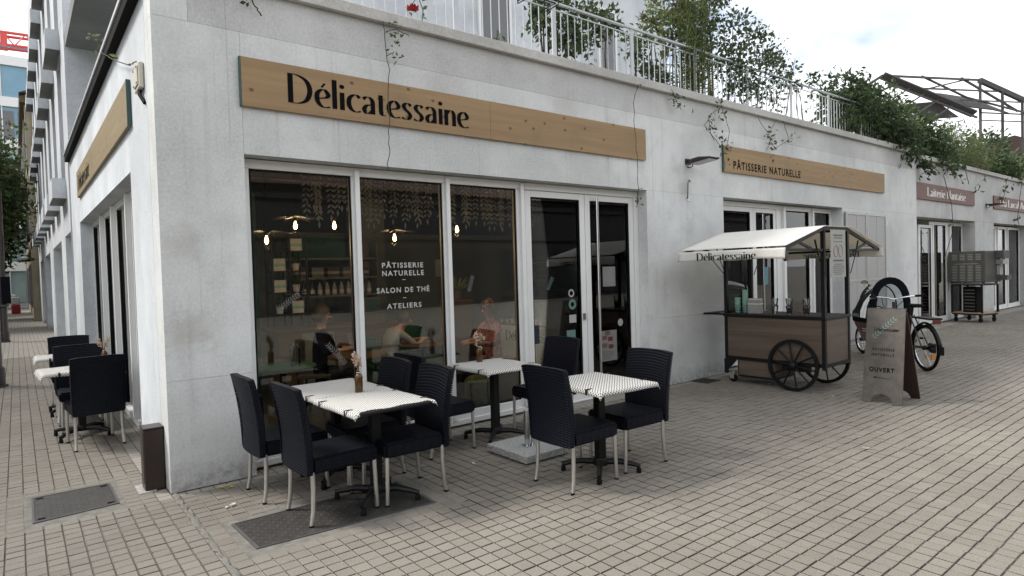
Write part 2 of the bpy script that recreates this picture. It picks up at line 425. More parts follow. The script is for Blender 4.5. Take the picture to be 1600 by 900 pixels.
M['leafm'] = leafmat('mid_leaves', (.11,.16,.05), (.045,.075,.025), (.10,.10,.04))
M['leafl'] = leafmat('light_leaves', (.17,.21,.08), (.08,.115,.045), (.13,.12,.06))
M['bamboo'] = leafmat('bamboo_leaves', (.17,.20,.06), (.07,.10,.03))
M['twig'] = simple('brown_twig', (.055,.045,.03), .9)
M['rose'] = simple('red_petals', (.42,.012,.02), .6, c2=(.25,.008,.012), scale=30)
M['crane'] = simple('red_crane_paint', (.62,.07,.06), .5)
M['teal'] = simple('dark_teal_paint', (.02,.085,.075), .7)
M['navy'] = simple('dark_navy_paint', (.012,.018,.03), .8)
M['inwall'] = simple('grey_green_plaster', (.19,.20,.175), .85, scale=2)
M['infloor'] = simple('grey_floor', (.10,.09,.08), .6, scale=4)
M['inwood'] = wood('interior_oak', (.12,.075,.045), (.07,.045,.025), knots=False)
M['paperleaf'] = simple('cut_paper', (.44,.41,.36), .8)
M['skin'] = simple('skin', (.42,.24,.17), .55, c2=(.38,.21,.15))
M['hair'] = simple('dark_brown_hair', (.045,.026,.016), .55, c2=(.02,.012,.008), scale=60)
M['shirt'] = simple('pale_shirt', (.36,.36,.36), .85)
M['pinkdress'] = simple('pink_print', (.62,.34,.34), .85, c2=(.16,.025,.04), scale=34)
M['denim'] = simple('dark_trousers', (.03,.03,.04), .85)
M['jungle'] = simple('leafy_print_fabric', (.14,.18,.08), .85, c2=(.02,.04,.02), scale=16)
M['green'] = simple('green_velvet', (.02,.10,.045), .8)
M['bluepane'] = simple('blue_glazing', (.20,.36,.46), .15, c2=(.14,.28,.38), scale=.6)
M['palepane'] = simple('pale_green_glazing', (.30,.38,.36), .15, c2=(.2,.28,.27), scale=.4)
M['darkpane'] = simple('dark_glazing', (.04,.045,.05), .06, c2=(.03,.033,.036), spec=1)
M['hall'] = simple('dark_hall_cladding', (.055,.055,.055), .7, c2=(.045,.045,.045), scale=.7, stretch=(.2,.2,4))
M['tile'] = simple('dark_roof_tile', (.08,.05,.04), .8)
M['palesoffit'] = simple('varnished_timber', (.16,.105,.05), .7)
M['barrier'] = simple('red_plastic', (.5,.04,.04), .5)
M['boxcream'] = simple('cream_plastic', (.60,.57,.47), .5)
M['sticker'] = simple('blue_sticker', (.07,.22,.28), .5)
M['strip'] = simple('strip_light', (1,.96,.85), .5, c2=(1,.95,.83), emit=30)

# ---------------------------------------------------------------- lettering
def catmull(P, k=7):
    out = []; n_ = len(P)
    for i in range(n_-1):
        p0 = P[max(i-1,0)]; p1 = P[i]; p2 = P[i+1]; p3 = P[min(i+2,n_-1)]
        for j in range(k):
            t = j/k
            out.append(tuple(.5*((2*p1[q])+(-p0[q]+p2[q])*t+(2*p0[q]-5*p1[q]+4*p2[q]-p3[q])*t*t+(-p0[q]+3*p1[q]-3*p2[q]+p3[q])*t**3) for q in range(2)))
    out.append(P[-1]); return out
st_ = lambda x, z0, z1: ('L', [(x, z0), (x, z1)])
GL = {  # advance width, strokes: 'L' straight, 'C' curve, 'O' dot   (x-height 1)
 'D': (1.20, [st_(.14,0,1.62), ('C', [(.02,1.60),(.45,1.58),(.85,1.32),(1.0,.82),(.86,.28),(.5,.03),(.02,.02)])]),
 'e': (.78, [('C', [(.10,.46),(.32,.50),(.56,.58),(.64,.74),(.50,.97),(.34,.98),(.15,.78),(.12,.42),(.24,.12),(.46,.0),(.72,.06)])]),
 'l': (.36, [st_(.16,0,1.66)]),
 'i': (.36, [st_(.16,0,1.0), ('O', [(.16,1.34)])]),
 'c': (.74, [('C', [(.66,.84),(.52,.98),(.36,.97),(.17,.78),(.12,.46),(.22,.15),(.44,.0),(.70,.06)])]),
 'a': (.78, [('C', [(.10,.84),(.24,.97),(.42,.97),(.56,.80),(.58,.5),(.58,.0)]), ('C', [(.56,.56),(.28,.48),(.14,.26),(.22,.04),(.38,.04),(.56,.2)])]),
 't': (.52, [('C', [(.22,1.22),(.22,.8),(.22,.3),(.28,.06),(.48,.02)]), ('L', [(.02,.98),(.44,1.0)])]),
 's': (.66, [('C', [(.54,.86),(.42,.98),(.26,.97),(.15,.80),(.24,.60),(.42,.42),(.50,.22),(.38,.03),(.2,.01),(.04,.08)])]),
 'n': (.80, [st_(.14,0,1.0), ('C', [(.14,.72),(.32,.95),(.50,.96),(.60,.76),(.61,.4),(.61,0)])]),
 'r': (.54, [st_(.14,0,1.0), ('C', [(.14,.70),(.28,.93),(.42,.98),(.50,.92)])]),
 'o': (.80, [('C', [(.38,.98),(.17,.80),(.14,.48),(.22,.14),(.40,.0),(.58,.18),(.65,.5),(.58,.84),(.38,.98)])]),
 'L': (.86, [st_(.14,0,1.62), ('L', [(.02,.03),(.72,.03)]), ('L', [(.72,.0),(.76,.25)])]),
 'N': (1.1, [('L', [(.12,0),(.12,1.6)]), ('L', [(.12,1.6),(.86,0)]), ('L', [(.90,0),(.90,1.6)])]),
 'A': (1.0, [('L', [(.04,0),(.44,1.6)]), ('L', [(.44,1.6),(.84,0)]), ('L', [(.2,.55),(.7,.55)])]),
 'u': (.80, [('C', [(.14,1),(.14,.4),(.22,.06),(.40,.02),(.58,.25)]), st_(.61,0,1)]),
 'B': (1.0, [st_(.14,0,1.6), ('C', [(.02,1.58),(.5,1.5),(.62,1.2),(.4,.9),(.14,.86)]), ('C', [(.2,.86),(.6,.78),(.74,.45),(.55,.08),(.02,.02)])]),
 'd': (.80, [st_(.60,0,1.66), ('C', [(.58,.9),(.36,.98),(.16,.78),(.13,.42),(.24,.06),(.42,.02),(.58,.2)])]),
 ' ': (.50, []),
}
GL['é'] = (GL['e'][0], GL['e'][1] + [('A', [(.34,1.12),(.50,1.36)])])
def script_shapes(text, pw=.23, ph=.035):
    """list of strips (quads) in glyph units: x right, y up; flat calligraphic lettering, thick stems and thin turns"""
    x = 0; out = []
    for ch in text:
        adv, strokes = GL[ch]
        for kind, pts in strokes:
            if kind == 'O':
                cx_, cy_ = pts[0]; k = 12
                out.append(('P', [(x+cx_+.125*math.cos(2*math.pi*i/k), cy_+.125*math.sin(2*math.pi*i/k)) for i in range(k)])); continue
            P = catmull(pts) if kind == 'C' else [tuple(pts[0][q]+(pts[-1][q]-pts[0][q])*i/3 for q in range(2)) for i in range(4)]
            a_, b_ = (pw/2, ph/2) if kind != 'A' else (.05, .04)
            le, ri = [], []
            for i, p in enumerate(P):
                q0 = P[max(i-1,0)]; q1 = P[min(i+1,len(P)-1)]
                dx, dy = q1[0]-q0[0], q1[1]-q0[1]; d = math.hypot(dx, dy) or 1
                nx, ny = -dy/d, dx/d
                h = math.sqrt((a_*nx)**2+(b_*ny)**2)
                le.append((x+p[0]+nx*h, p[1]+ny*h)); ri.append((x+p[0]-nx*h, p[1]-ny*h))
            out.append(('S', list(zip(le, ri))))
        x += adv
    return out, x
def script_text(text, o, right, up, width, height, mat, parent, world=True, name='lettering', th=.002, capital=1.62, pw=.23):
    sh, tw = script_shapes(text, pw)
    o = Vector(o); right = Vector(right).normalized()*(width/tw); up = Vector(up).normalized()*(height/capital)
    nn = right.cross(up).normalized(); b = MB(); lift = 0
    for k, s in sh:
        lift += .00012; q = o+nn*(th+lift)
        if k == 'P': b.add([q+right*p[0]+up*p[1] for p in s], [tuple(range(len(s)))])
        else:
            vs = []; fs = []
            for l_, r_ in s: vs += [q+right*l_[0]+up*l_[1], q+right*r_[0]+up*r_[1]]
            for i in range(len(s)-1): fs.append((2*i, 2*i+1, 2*i+3, 2*i+2))
            b.add(vs, fs)
    return b.build(name, mat, parent, world=world)
def sans_text(text, o, right, up, width, height, mat, parent, world=True, name='lettering', th=.002, spacing=1.25, bold=0.0):
    cu = bpy.data.curves.new('txt', 'FONT'); cu.body = text; cu.space_character = spacing
    cu.offset = bold; cu.resolution_u = 3
    ob = bpy.data.objects.new('txt', cu); COL.objects.link(ob)
    bpy.context.view_layer.update()
    dg = bpy.context.evaluated_depsgraph_get()
    me = bpy.data.meshes.new_from_object(ob.evaluated_get(dg))
    bpy.data.objects.remove(ob); bpy.data.curves.remove(cu)
    vs = [v.co.copy() for v in me.vertices]; fs = [tuple(p.vertices) for p in me.polygons]; bpy.data.meshes.remove(me)
    x0 = min(v.x for v in vs); x1 = max(v.x for v in vs); y0 = min(v.y for v in vs)
    base = 0; ch = .73  # cap height of the built-in font
    o = Vector(o); right = Vector(right).normalized(); up = Vector(up).normalized(); nn = right.cross(up).normalized()*th
    b = MB().add([o+nn+right*((v.x-x0)/(x1-x0)*width)+up*(v.y/ch*height) for v in vs], fs)
    return b.build(name, mat, parent, world=world)

# ---------------------------------------------------------------- ground
XR, YR, ZR = (1,0,0), (0,1,0), (0,0,1)
g = MB(); g.add([(-260,-200,-.008),(320,-200,-.008),(320,300,-.008),(-260,300,-.008)], [(0,1,2,3)])
tag(g.build('ground', M['ground']), kind='structure')
pavement = tag(MB().box(-3.6, 27, -8.4, -.001, -.05, -.017).build('pavement', M['joint']), kind='structure')
holes = [(-.90,-.29,-.04,.70), (.16,1.47,-1.60,-.93), (6.70,6.98,-.28,0.02)]
cell = []
for i in range(-36, 270):
    ph = rnd.uniform(-.0022, .0022); sh = .041 if i >= 0 else 0
    for j in range(-84, 130):
        x = i*.1+.052+sh; y = j*.1+ph+.05
        if y > -.06 and x > -.06: continue
        if x > 0 and y < -7.6: continue
        if x < -3.3: continue
        if y > 0 and x < -2.6: continue
        if any(a-.02 < x < b_+.02 and c_-.02 < y < d_+.02 for a, b_, c_, d_ in holes): continue
        cell.append((x, y))
def seen(p):
    d = Vector((p[0], p[1], 0))-CAM; z = d.dot(F)
    if z < .3: return -1
    u = 800+FPX*d.dot(CR)/z; v = 450-FPX*d.dot(CU)/z
    if 0 < u < 1600 and 0 < v < 900: return 1/(z*d.length_squared)
    return -1
def stone(hx, hy, c=.0025, tl=0):
    def ring(a, b, z): return [(-a,-b,z-tl),(a,-b,z),(a,b,z+tl),(-a,b,z)]
    vs = ring(hx,hy,-.03)+ring(hx,hy,-.003)+ring(hx-c,hy-c,0)
    fs = [(8,9,10,11)]
    for k in (0,4):
        for i in range(4): j = (i+1) % 4; fs.append((k+i, k+j, k+4+j, k+4+i))
    return vs, fs
cell.sort(key=seen, reverse=True)
var = []
PM = [M['paver'], M['joint']]
def put(b, vs, fs):
    b.cm = 0; b.add(vs, fs); k = len(fs)
    for q in range(4): b.m[-k+1+q] = 1        # the buried sides carry the dark joint filling
for k in range(8):
    b = MB(); put(b, *stone(.0457+rnd.uniform(-.0006,.0006), .0457+rnd.uniform(-.001,.001), tl=rnd.uniform(-.001,.001)))
    me = b.build('paver', PM); var.append(me.data); bpy.data.objects.remove(me)
for x, y in cell[:300]:
    o = bpy.data.objects.new('paver', rnd.choice(var)); COL.objects.link(o); o.parent = pavement
    o.location = (x, y, rnd.uniform(-.0012,.0012)); o.rotation_euler = (0,0,rnd.uniform(-.012,.012))
b = MB()
for x, y in cell[300:]:
    vs, fs = stone(.0457+rnd.uniform(-.0006,.0006), .0457+rnd.uniform(-.0012,.0012), tl=rnd.uniform(-.0012,.0012))
    dz = rnd.uniform(-.0015,.0015); put(b, [(v[0]+x, v[1]+y, v[2]+dz) for v in vs], fs)
tag(b.build('paver', PM, pavement), kind='stuff')
# crumbling mortar seam from the building corner
b = MB(); pts = []
for i in range(90):
    y = -.02-i*.05; pts.append((.022+rnd.uniform(-.006,.006), y, max(.004,.013+rnd.gauss(0,.007))))
vs = []; fs = []
for i, (x, y, h) in enumerate(pts): vs += [(x-h*1.2, y, -.004), (x-h*.5, y, .004), (x+h*.5, y, .005), (x+h*1.2, y, -.004)]
for i in range(len(pts)-1):
    for k in range(3): fs.append((4*i+k, 4*i+k+1, 4*i+5+k, 4*i+4+k))
b.add(vs, fs); b.build('mortar_seam', M['mortar'], pavement)

def manhole(name, label, q, z=.002, border=.07, pat=True, chk=True):
    # q: four corners counter-clockwise
    c = [Vector((x, y, 0)) for x, y in q]; ce = sum(c, Vector())/4
    t = thing(name, label, 'manhole cover', ce)
    loc = [p-ce for p in c]
    def inset(k): return [p - p.normalized()*k for p in loc]
    o_ = [p + Vector((math.copysign(.17,p.x), math.copysign(.17,p.y), 0)) for p in loc]
    b = MB(); vs = [(p.x,p.y,-.02) for p in o_]+[(p.x,p.y,-.0025) for p in o_]; fs = [(4,5,6,7)]
    fs += [(i,(i+1)%4,4+(i+1)%4,4+i) for i in range(4)]; b.add(vs, fs); b.build('mortar_bed', M['mortar'], t)
    b = MB(); i0 = inset(.0); i1 = inset(.022)
    for i in range(4):
        j = (i+1) % 4
        b.add([(*i0[i].xy,-.01),(*i0[j].xy,-.01),(*i1[j].xy,-.01),(*i1[i].xy,-.01),(*i0[i].xy,z+.003),(*i0[j].xy,z+.003),(*i1[j].xy,z+.003),(*i1[i].xy,z+.003)],
              [(4,5,6,7),(0,1,5,4),(2,3,7,6)])
    b.build('frame', M['rust'], t)
    b = MB(); i2 = inset(.026); b.add([(*p.xy,-.01) for p in i2]+[(*p.xy,z) for p in i2], [(4,5,6,7)]+[(i,(i+1)%4,4+(i+1)%4,4+i) for i in range(4)])
    if pat:   # raised tread lozenges cast on the plate
        e1 = i2[1]-i2[0]; e2 = i2[3]-i2[0]; n1 = int(e1.length/.036); n2 = int(e2.length/.036)
        for i in range(n1):
            for j in range(n2):
                p = i2[0]+e1*((i+.5)/n1)+e2*((j+.5)/n2)
                a_ = Vector((1,1,0)) if (i+j) % 2 else Vector((1,-1,0)); a_.normalize(); c2 = Vector((-a_.y,a_.x,0))
                b.add([p+a_*.013+Vector((0,0,z-.001)), p+c2*.005+Vector((0,0,z-.001)), p-a_*.013+Vector((0,0,z-.001)), p-c2*.005+Vector((0,0,z-.001)), p+Vector((0,0,z+.003))],
                      [(0,1,4),(1,2,4),(2,3,4),(3,0,4)])
    b.build('plate', M['iron'], t)
    if chk:
        for i in range(4):
            p = i2[i]*.86; MB().box(p.x-.022,p.x+.022,p.y-.011,p.y+.011,z+.0005,z+.0042).build('lifting_slot', M['ink'], t)
    return t
manhole('manhole_cover', 'small square dark manhole cover left of the brown box at the corner', [(-.855,.0),(-.335,.045),(-.338,.655),(-.853,.66)])
manhole('manhole_cover', 'long rusty manhole cover under the two tables pushed together', [(.207,-1.494),(1.43,-1.578),(1.43,-.985),(.19,-.981)], chk=False)
t = thing('drain_grate', 'small square drain grate against the wall beside the food cart', 'drain grate', (6.84,-.145,0))
MB().box(-.15,.15,-.14,.14,-.012,.0005).build('pit', M['ink'], t)
b = MB()
for s_ in (-1,1): b.box(-.15,.15,s_*.14-.01,s_*.14+.01,-.01,.004); b.box(s_*.15-.01,s_*.15+.01,-.13,.13,-.01,.0035)
b.build('frame', M['iron'], t)
for i in range(6): MB().box(-.138,.138,-.112+i*.045-.012,-.112+i*.045+.012,-.008,.003).build('bar', M['iron'], t)

# ---------------------------------------------------------------- the corner shop building
bld = thing('shop_building', 'white concrete corner building with glazed cake shop and roof terrace', 'building', (0,0,0))
def panels(name, rects, mat, parent, plane, thick, gap=.001):
    for r in rects:
        a0, a1, z0, z1 = r
        if plane == 'front': b = MB().box(a0+gap, a1-gap, 0, thick, z0+gap*(z0 > 0), z1-gap)
        else: b = MB().box(0, thick, a0+gap, a1-gap, z0+gap*(z0 > 0), z1-gap)
        b.build(name, mat, parent)
front = [(0,.645,0,.87),(0,.645,.87,3.70),(5.804,7.61,0,.95),(5.804,7.61,.95,2.694),(11.617,15.39,0,1.2),(11.617,15.39,1.2,2.694),
    (.645,3.05,2.694,3.70),(3.05,6.0,2.694,3.70),(6.0,9.4,2.694,3.70),(9.4,12.2,2.694,3.70),(12.2,15.39,2.694,3.70),
    (0,.26,3.70,4.05),(.26,4.4,3.70,4.05),(4.4,9.0,3.70,4.05),(9.0,15.39,3.70,4.05)]
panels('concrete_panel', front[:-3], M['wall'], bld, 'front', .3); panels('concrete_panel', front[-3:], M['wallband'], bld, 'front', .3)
side = [(.3,1.36,0,4.05),(7.3,9.1,0,4.05),(1.36,7.3,2.69,4.05)]
panels('rendered_panel', side, M['wall2'], bld, 'side', .3)
MB().box(-.06, 15.42, -.06, .34, 4.052, 4.16).build('coping', M['coping'], bld, bevel=.006)
MB().box(-.09, .34, .343, 9.08, 4.078, 4.125).build('side_coping', M['rail'], bld, bevel=.006)
MB().box(-.075, -.001, .345, 9.08, 3.975, 4.076).build('shadow_gap_strip', M['aludark'], bld)  # dark strip standing in for the shadow gap below the coping
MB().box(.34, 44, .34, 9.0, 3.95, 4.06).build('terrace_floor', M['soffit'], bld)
# second block further right, set back a little
bl2 = thing('market_shop_row', 'white concrete shop row with red sign boards along the paved street', 'building', (15.4,.05,0))
def wb(x0,x1,z0,z1,n='concrete_panel'): MB().box(x0+.0016,x1-.0016,.05,.4,z0,z1-.003).build(n, M['wall3'], bl2, world=True)
wb(15.393,19.77,2.66,4.0); wb(19.77,21.46,0,2.66); wb(19.77,25.5,2.66,4.0); wb(25.5,27.6,0,2.66); wb(25.5,33,2.66,4.0); wb(27.6,46,0,2.66); wb(33,46,2.66,4.0)
MB().box(15.425,46,-.01,.42,4.003,4.10).build('coping', M['coping'], bl2, world=True)

# shop fronts: frame, mullions, panes, doors
def glazing(b_, parent, y, top, x0, x1, mull, panes, name='shop_window', rail=.16, depth=.09):
    f = MB(); f.box(x0, x1, y, y+depth, top-.085, top-.004); f.box(x0, x0+.075, y+.001, y+depth, .03, top-.085); f.box(x1-.075, x1, y+.001, y+depth, .03, top-.085)
    f.box(x0+.075, x1-.075, y+.012, y+depth, .075, rail); f.box(x0, x1, y-.015, y+depth, .02, .075)
    fr = f.build(name, M['alu'], parent, world=True, bevel=.004)
    for a, c in mull:
        m_ = MB().box(a, c, y+.006, y+depth, .09, top-.086)
        mid = (a+c)/2; m_.box(mid-.022, mid+.026, y-.035, y+.006, .076, top-.03)
        m_.build('mullion', M['alu'], fr, world=True, bevel=.004)
    for a, c in panes:
        MB().box(a-.004, c+.004, y+.045, y+.050, rail-.01, top-.08).build('pane', M['glass'], fr, world=True)
        gk = MB(); gk.box(a-.001,a+.010,y+.02,y+.044,rail,top-.086); gk.box(c-.010,c+.001,y+.02,y+.044,rail,top-.086)
        gk.box(a+.01,c-.01,y+.02,y+.044,top-.098,top-.086); gk.box(a+.01,c-.01,y+.02,y+.044,rail,rail+.01)
        gk.build('gasket', M['aludark'], fr, world=True)
    return fr
def door(parent, y, x0, x1, top, st=.09, bot=.17, handle=None):
    f = MB(); f.box(x0,x0+st,y,y+.07,.02,top); f.box(x1-st,x1,y,y+.07,.02,top)
    f.box(x0+st,x1-st,y+.001,y+.07,top-.075,top); f.box(x0+st,x1-st,y+.001,y+.07,.02,bot)
    d = f.build('door', M['alu'], parent, world=True, bevel=.004)
    MB().box(x0+st-.004,x1-st+.004,y+.03,y+.036,bot-.005,top-.07).build('pane', M['glass'], d, world=True)
    gk = MB()
    gk.box(x0+st,x0+st+.011,y+.004,y+.028,bot,top-.076); gk.box(x1-st-.011,x1-st,y+.004,y+.028,bot,top-.076); gk.box(x0+st+.011,x1-st-.011,y+.004,y+.028,top-.088,top-.076)
    gk.build('gasket', M['aludark'], d, world=True)
    if handle:
        hx, z0, z1 = handle; h = MB().tube([(hx,y-.05,z0),(hx,y-.05,z1)], .017, 10)
        for z in (z0+.08, z1-.08): h.tube([(hx,y-.05,z),(hx,y+.002,z)], .009, 8)
        h.build('pull_handle', M['chrome'], d, world=True, smooth=True)
    return d
Y1 = .155
win1 = glazing(None, bld, Y1, 2.69, .645, 3.80, [(1.654,1.745),(2.675,2.768),(3.675,3.80)], [(.73,1.654),(1.745,2.675),(2.768,3.675)])
hd = MB().box(3.80,5.804,Y1,Y1+.09,2.605,2.686); hd.box(5.72,5.804,Y1+.001,Y1+.09,.03,2.605); hd.box(3.80,5.804,Y1-.02,Y1+.1,-.004,.018)
hd.build('door_frame', M['alu'], bld, bevel=.004)
d1 = door(bld, Y1+.012, 3.806, 4.786, 2.60)
d2 = door(bld, Y1+.012, 4.794, 5.715, 2.60, handle=(4.965,.12,2.56))
MB().box(4.71,4.745,Y1-.012,Y1+.012,1.02,1.10).build('lock', M['chrome'], d1)
Y2 = .2
win2 = glazing(None, bld, Y2, 2.68, 9.54, 11.61, [(9.615,9.88),(10.72,10.90)], [(9.88,10.72),(10.90,11.535)])
hd = MB().box(7.612,9.54,Y2,Y2+.09,2.605,2.676); hd.build('door_frame', M['alu'], bld)
d3 = door(bld, Y2+.012, 7.64, 8.80, 2.60); d4 = door(bld, Y2+.012, 8.806, 9.535, 2.60, st=.085, handle=(9.02,.15,2.5))
Y3 = .34
win3 = glazing(None, bl2, Y3, 2.62, 17.5, 19.765, [(18.45,18.9)], [(17.88,18.45),(18.9,19.69)])
d5 = door(bl2, Y3+.012, 16.55, 17.49, 2.52, st=.1, handle=(17.06,.2,2.4))
win4 = glazing(None, bl2, Y3, 2.62, 21.465, 25.49, [(22.75,23.15),(23.85,24.2)], [(21.55,22.75),(23.15,23.85),(24.2,25.41)])
# side windows on the street to the left (facing -x)
def side_glazing(x, y0, y1, top, bars):
    f = MB(); f.box(x, x+.08, y0, y1, top-.09, top-.004); f.box(x+.001, x+.08, y0, y0+.08, .03, top-.09); f.box(x+.001, x+.08, y1-.08, y1, .03, top-.09)
    f.box(x-.02, x+.08, y0, y1, .0, .09)
    fr = f.build('shop_window', M['alu'], bld, bevel=.004); e = y0+.08
    for a, c in bars+[(y1-.08, None)]:
        MB().box(x+.04, x+.046, e-.004, a+.004, .08, top-.085).build('pane', M['glass'], fr)
        gk = MB(); gk.box(x+.015,x+.039,e,e+.014,.09,top-.09); gk.box(x+.015,x+.039,a-.014,a,.09,top-.09); gk.build('gasket', M['aludark'], fr)
        if c:
            q = MB().box(x+.005, x+.08, a, c, .09, top-.09); q.box(x-.05, x+.005, (a+c)/2-.03, (a+c)/2+.03, .09, top-.03); q.build('mullion', M['alu'], fr, bevel=.004)
            e = c
side_glazing(.165, 1.36, 7.3, 2.69, [(2.75,2.93),(4.10,4.28),(5.45,5.63)])

# terrace-level flats set back behind the terrace
twr = thing('apartment_block', 'pale apartment block rising behind the roof terrace with box balconies', 'building', (0,9.1,0))
b = MB(); b.box(0, 18.3, 9.1, 9.5, 4.06, 14)
b.build('terrace_wall', M['tower'], twr, world=True)
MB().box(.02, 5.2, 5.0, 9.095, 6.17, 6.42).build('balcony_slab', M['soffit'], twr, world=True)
MB().box(.02, 5.2, 5.0, 5.1, 6.425, 7.4).build('balcony_parapet', M['tower'], twr, world=True)
# street facade built as piers and spandrels with real openings
YK = [10.2+2.67*k for k in range(8)]
p_ = [(9.1,8.7),(11.3,12.8),(17.0,19.1),(23.6,25.6),(29.0,31.4)]
for a, c in ((9.5,9.52),(11.3,12.8),(17.0,19.1),(23.6,25.6),(29.0,31.4)): MB().box(0,.5,a,c,0,2.70).build('pier', M['wall2'], twr, world=True)
MB().box(0,.5,9.5,31.4,2.703,3.80).build('spandrel', M['tower'], twr, world=True)
for k, z in enumerate((3.80,6.80,9.95)):
    zt = (6.38, 9.55, 12.6)[k]
    e = 9.5
    for y in YK:
        if y+1.5 > 31.4: break
        MB().box(0,.4,e,y+.12,z+.003,zt).build('facade_pier', M['tower'], twr, world=True); e = y+1.42
    MB().box(0,.4,e,31.4,z+.003,zt).build('facade_pier', M['tower'], twr, world=True)
    MB().box(0,.4,9.5,31.4,zt+.003,zt+.40).build('spandrel', M['tower'], twr, world=True)
    for y in YK:
        if y+1.5 > 31.4: break
        wn = MB(); wn.box(.10,.16,y+.121,y+.19,z+.05,zt); wn.box(.10,.16,y+1.35,y+1.419,z+.05,zt); wn.box(.101,.16,y+.19,y+1.35,zt-.07,zt)
        wn.box(.101,.16,y+.74,y+.80,z+.05,zt-.07)
        wf = wn.build('window', M['alu'], twr, world=True)
        MB().box(.13,.14,y+.18,y+1.36,z+.04,zt-.06).build('pane', M['darkpane'], wf, world=True)
        MB().box(.3,.32,y+.121,y+1.419,z+.01,zt-.01).build('curtain', M['soffit'], wf, world=True)
        bx_ = MB(); bx_.box(-.24,-.18,y,y+1.55,z-.38,z+.02); bx_.box(-.18,-.002,y,y+.06,z-.38,z+.02); bx_.box(-.18,-.002,y+1.49,y+1.55,z-.38,z+.02); bx_.box(-.18,-.002,y+.06,y+1.49,z-.38,z-.32)
        bo = bx_.build('balcony_box', M['tower'], twr, world=True)
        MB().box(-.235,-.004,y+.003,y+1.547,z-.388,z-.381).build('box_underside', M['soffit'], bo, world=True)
MB().box(.4,6,9.6,31.4,14.0,14.3).build('roof', M['soffit'], twr, world=True)
MB().box(0,.4,9.5,31.4,13.0,14.0).build('parapet', M['tower'], twr, world=True)
for a, c in ((9.52,11.3),(12.8,17.0),(19.1,23.6),(25.6,29.0)):
    d_ = MB().box(.42,.48,a+.003,c-.003,0.0,2.70).build('entrance_door', M['tower'], twr, world=True)
    MB().box(.395,.419,a+.3,a+.9,.1,2.3).build('door_leaf', M['alu'], d_, world=True)
    MB().tube([(.36,a+.36,.95),(.36,a+.36,1.2)], .012, 6).build('handle', M['chrome'], d_, world=True)
MB().box(13.165,13.5,9.06,9.098,4.2,5.4).build('vent', M['soffit'], twr, world=True)
for x0, x1, z0, z1 in ((14.6,15.5,8.1,10.4),(3.0,4.6,8.2,10.2),(9.7,10.9,7.6,10.2),(6.2,7.4,4.15,6.2)):
    wn = MB(); wn.box(x0,x0+.08,9.02,9.097,z0,z1); wn.box(x1-.08,x1,9.02,9.097,z0,z1); wn.box(x0+.08,x1-.08,9.021,9.097,z1-.08,z1); wn.box(x0+.08,x1-.08,9.021,9.097,z0,z0+.08)
    wf = wn.build('window', M['alu'], twr, world=True)
    MB().box(x0+.07,x1-.07,9.05,9.06,z0+.07,z1-.07).build('pane', M['darkpane'], wf, world=True)

# ---------------------------------------------------------------- sign boards
def sign(label, x0, x1, z0, z1, m, y=-.034, back=-.004, splits=(), cat='sign', edge=True):
    t = thing('sign_board', label, cat, ((x0+x1)/2, 0, z0))
    xs = [x0]+list(splits)+[x1]
    for a, c in zip(xs[:-1], xs[1:]): MB().box(a+.0012, c-.0012, y, back, z0, z1).build('plank', m, t, world=True, bevel=.0015)
    if edge: MB().box(x0-.012, x0-.0005, y+.001, -.003, z0, z1).build('edge_strip', M['edge'], t, world=True)
    return t
s1 = sign('long pine sign board with large black lettering above the corner shop window', .637, 5.776, 3.085, 3.492, M['ply'], splits=(3.19,))
script_text('Délicatessaine', (1.012,-.034,3.168), XR, ZR, 1.90, .252, M['ink'], s1)
s2 = sign('pine sign board with small black capitals above the food cart', 7.60, 13.53, 3.075, 3.475, M['ply'], splits=(11.55,))
sans_text('PÂTISSERIE NATURELLE', (7.85,-.034,3.142), XR, ZR, 2.09, .122, M['ink'], s2, bold=.026)
s3 = sign('oxide red sign board with two pale words above the third shop', 15.35, 19.62, 3.07, 3.455, M['redsign'], y=.012, back=.048, edge=False)
script_text('Laiterie Nantaise', (16.12,.012,3.16), XR, ZR, 2.73, .21, M['letter'], s3, pw=.28)
s4 = sign('oxide red sign board partly cut off at the right edge of the picture', 21.39, 26.4, 3.075, 3.45, M['redsign'], y=.012, back=.048, edge=False)
script_text('Du Local Arte', (21.95,.012,3.165), XR, ZR, 3.1, .215, M['letter'], s4, pw=.28)
t = thing('sign_board', 'pine sign board seen edge-on along the left street side', 'sign', (0,4.1,3.07))
MB().box(-.036,-.003,1.13,7.05,3.075,3.485).build('plank', M['plyside'], t, world=True)
MB().box(-.038,-.002,1.117,1.129,3.07,3.487).build('edge_strip', M['edge'], t, world=True)
script_text('Délicatessaine', (-.036,6.75,3.15), (0,-1,0), ZR, 1.9, .252, M['ink'], t)

# wall floodlights, junction box, small wall fittings
def flood(x, label, y0=0):
    t = thing('wall_floodlight', label, 'wall lamp', (x, y0, 3.13), group='wall floodlights')
    b = MB().box(-.05,.05,-.03,-.001,-.02,.06); b.box(-.022,.022,-.14,-.03,.005,.045); b.build('bracket', M['brown'], t)
    b = MB().prism([(-.08,-.02),(-.15,.035),(-.27,.045),(-.46,.02),(-.42,.0),(-.10,-.03)], (-.12,0,0), (0,1,0), ZR, .26)
    b.build('housing', M['brown'], t, bevel=.012)
    b = MB().prism([(-.14,-.034),(-.14,-.028),(-.42,-.003),(-.42,-.009)], (-.10,0,0), (0,1,0), ZR, .21); b.build('lens', M['slot'], t)
    MB().tube([(0,-.08,-.01),(.01,-.09,-.05),(0,-.04,-.07),(0,-.003,-.05)], .008, 6).build('cable', M['rubber'], t)
    return t
flood(6.72, 'dark brown floodlight on the wall left of the sign with small capitals')
flood(20.75, 'dark brown floodlight on the wall left of the cut-off red sign', .05)
t = thing('junction_box', 'cream electrical junction box high on the street corner wall', 'junction box', (0,.5,3.25))
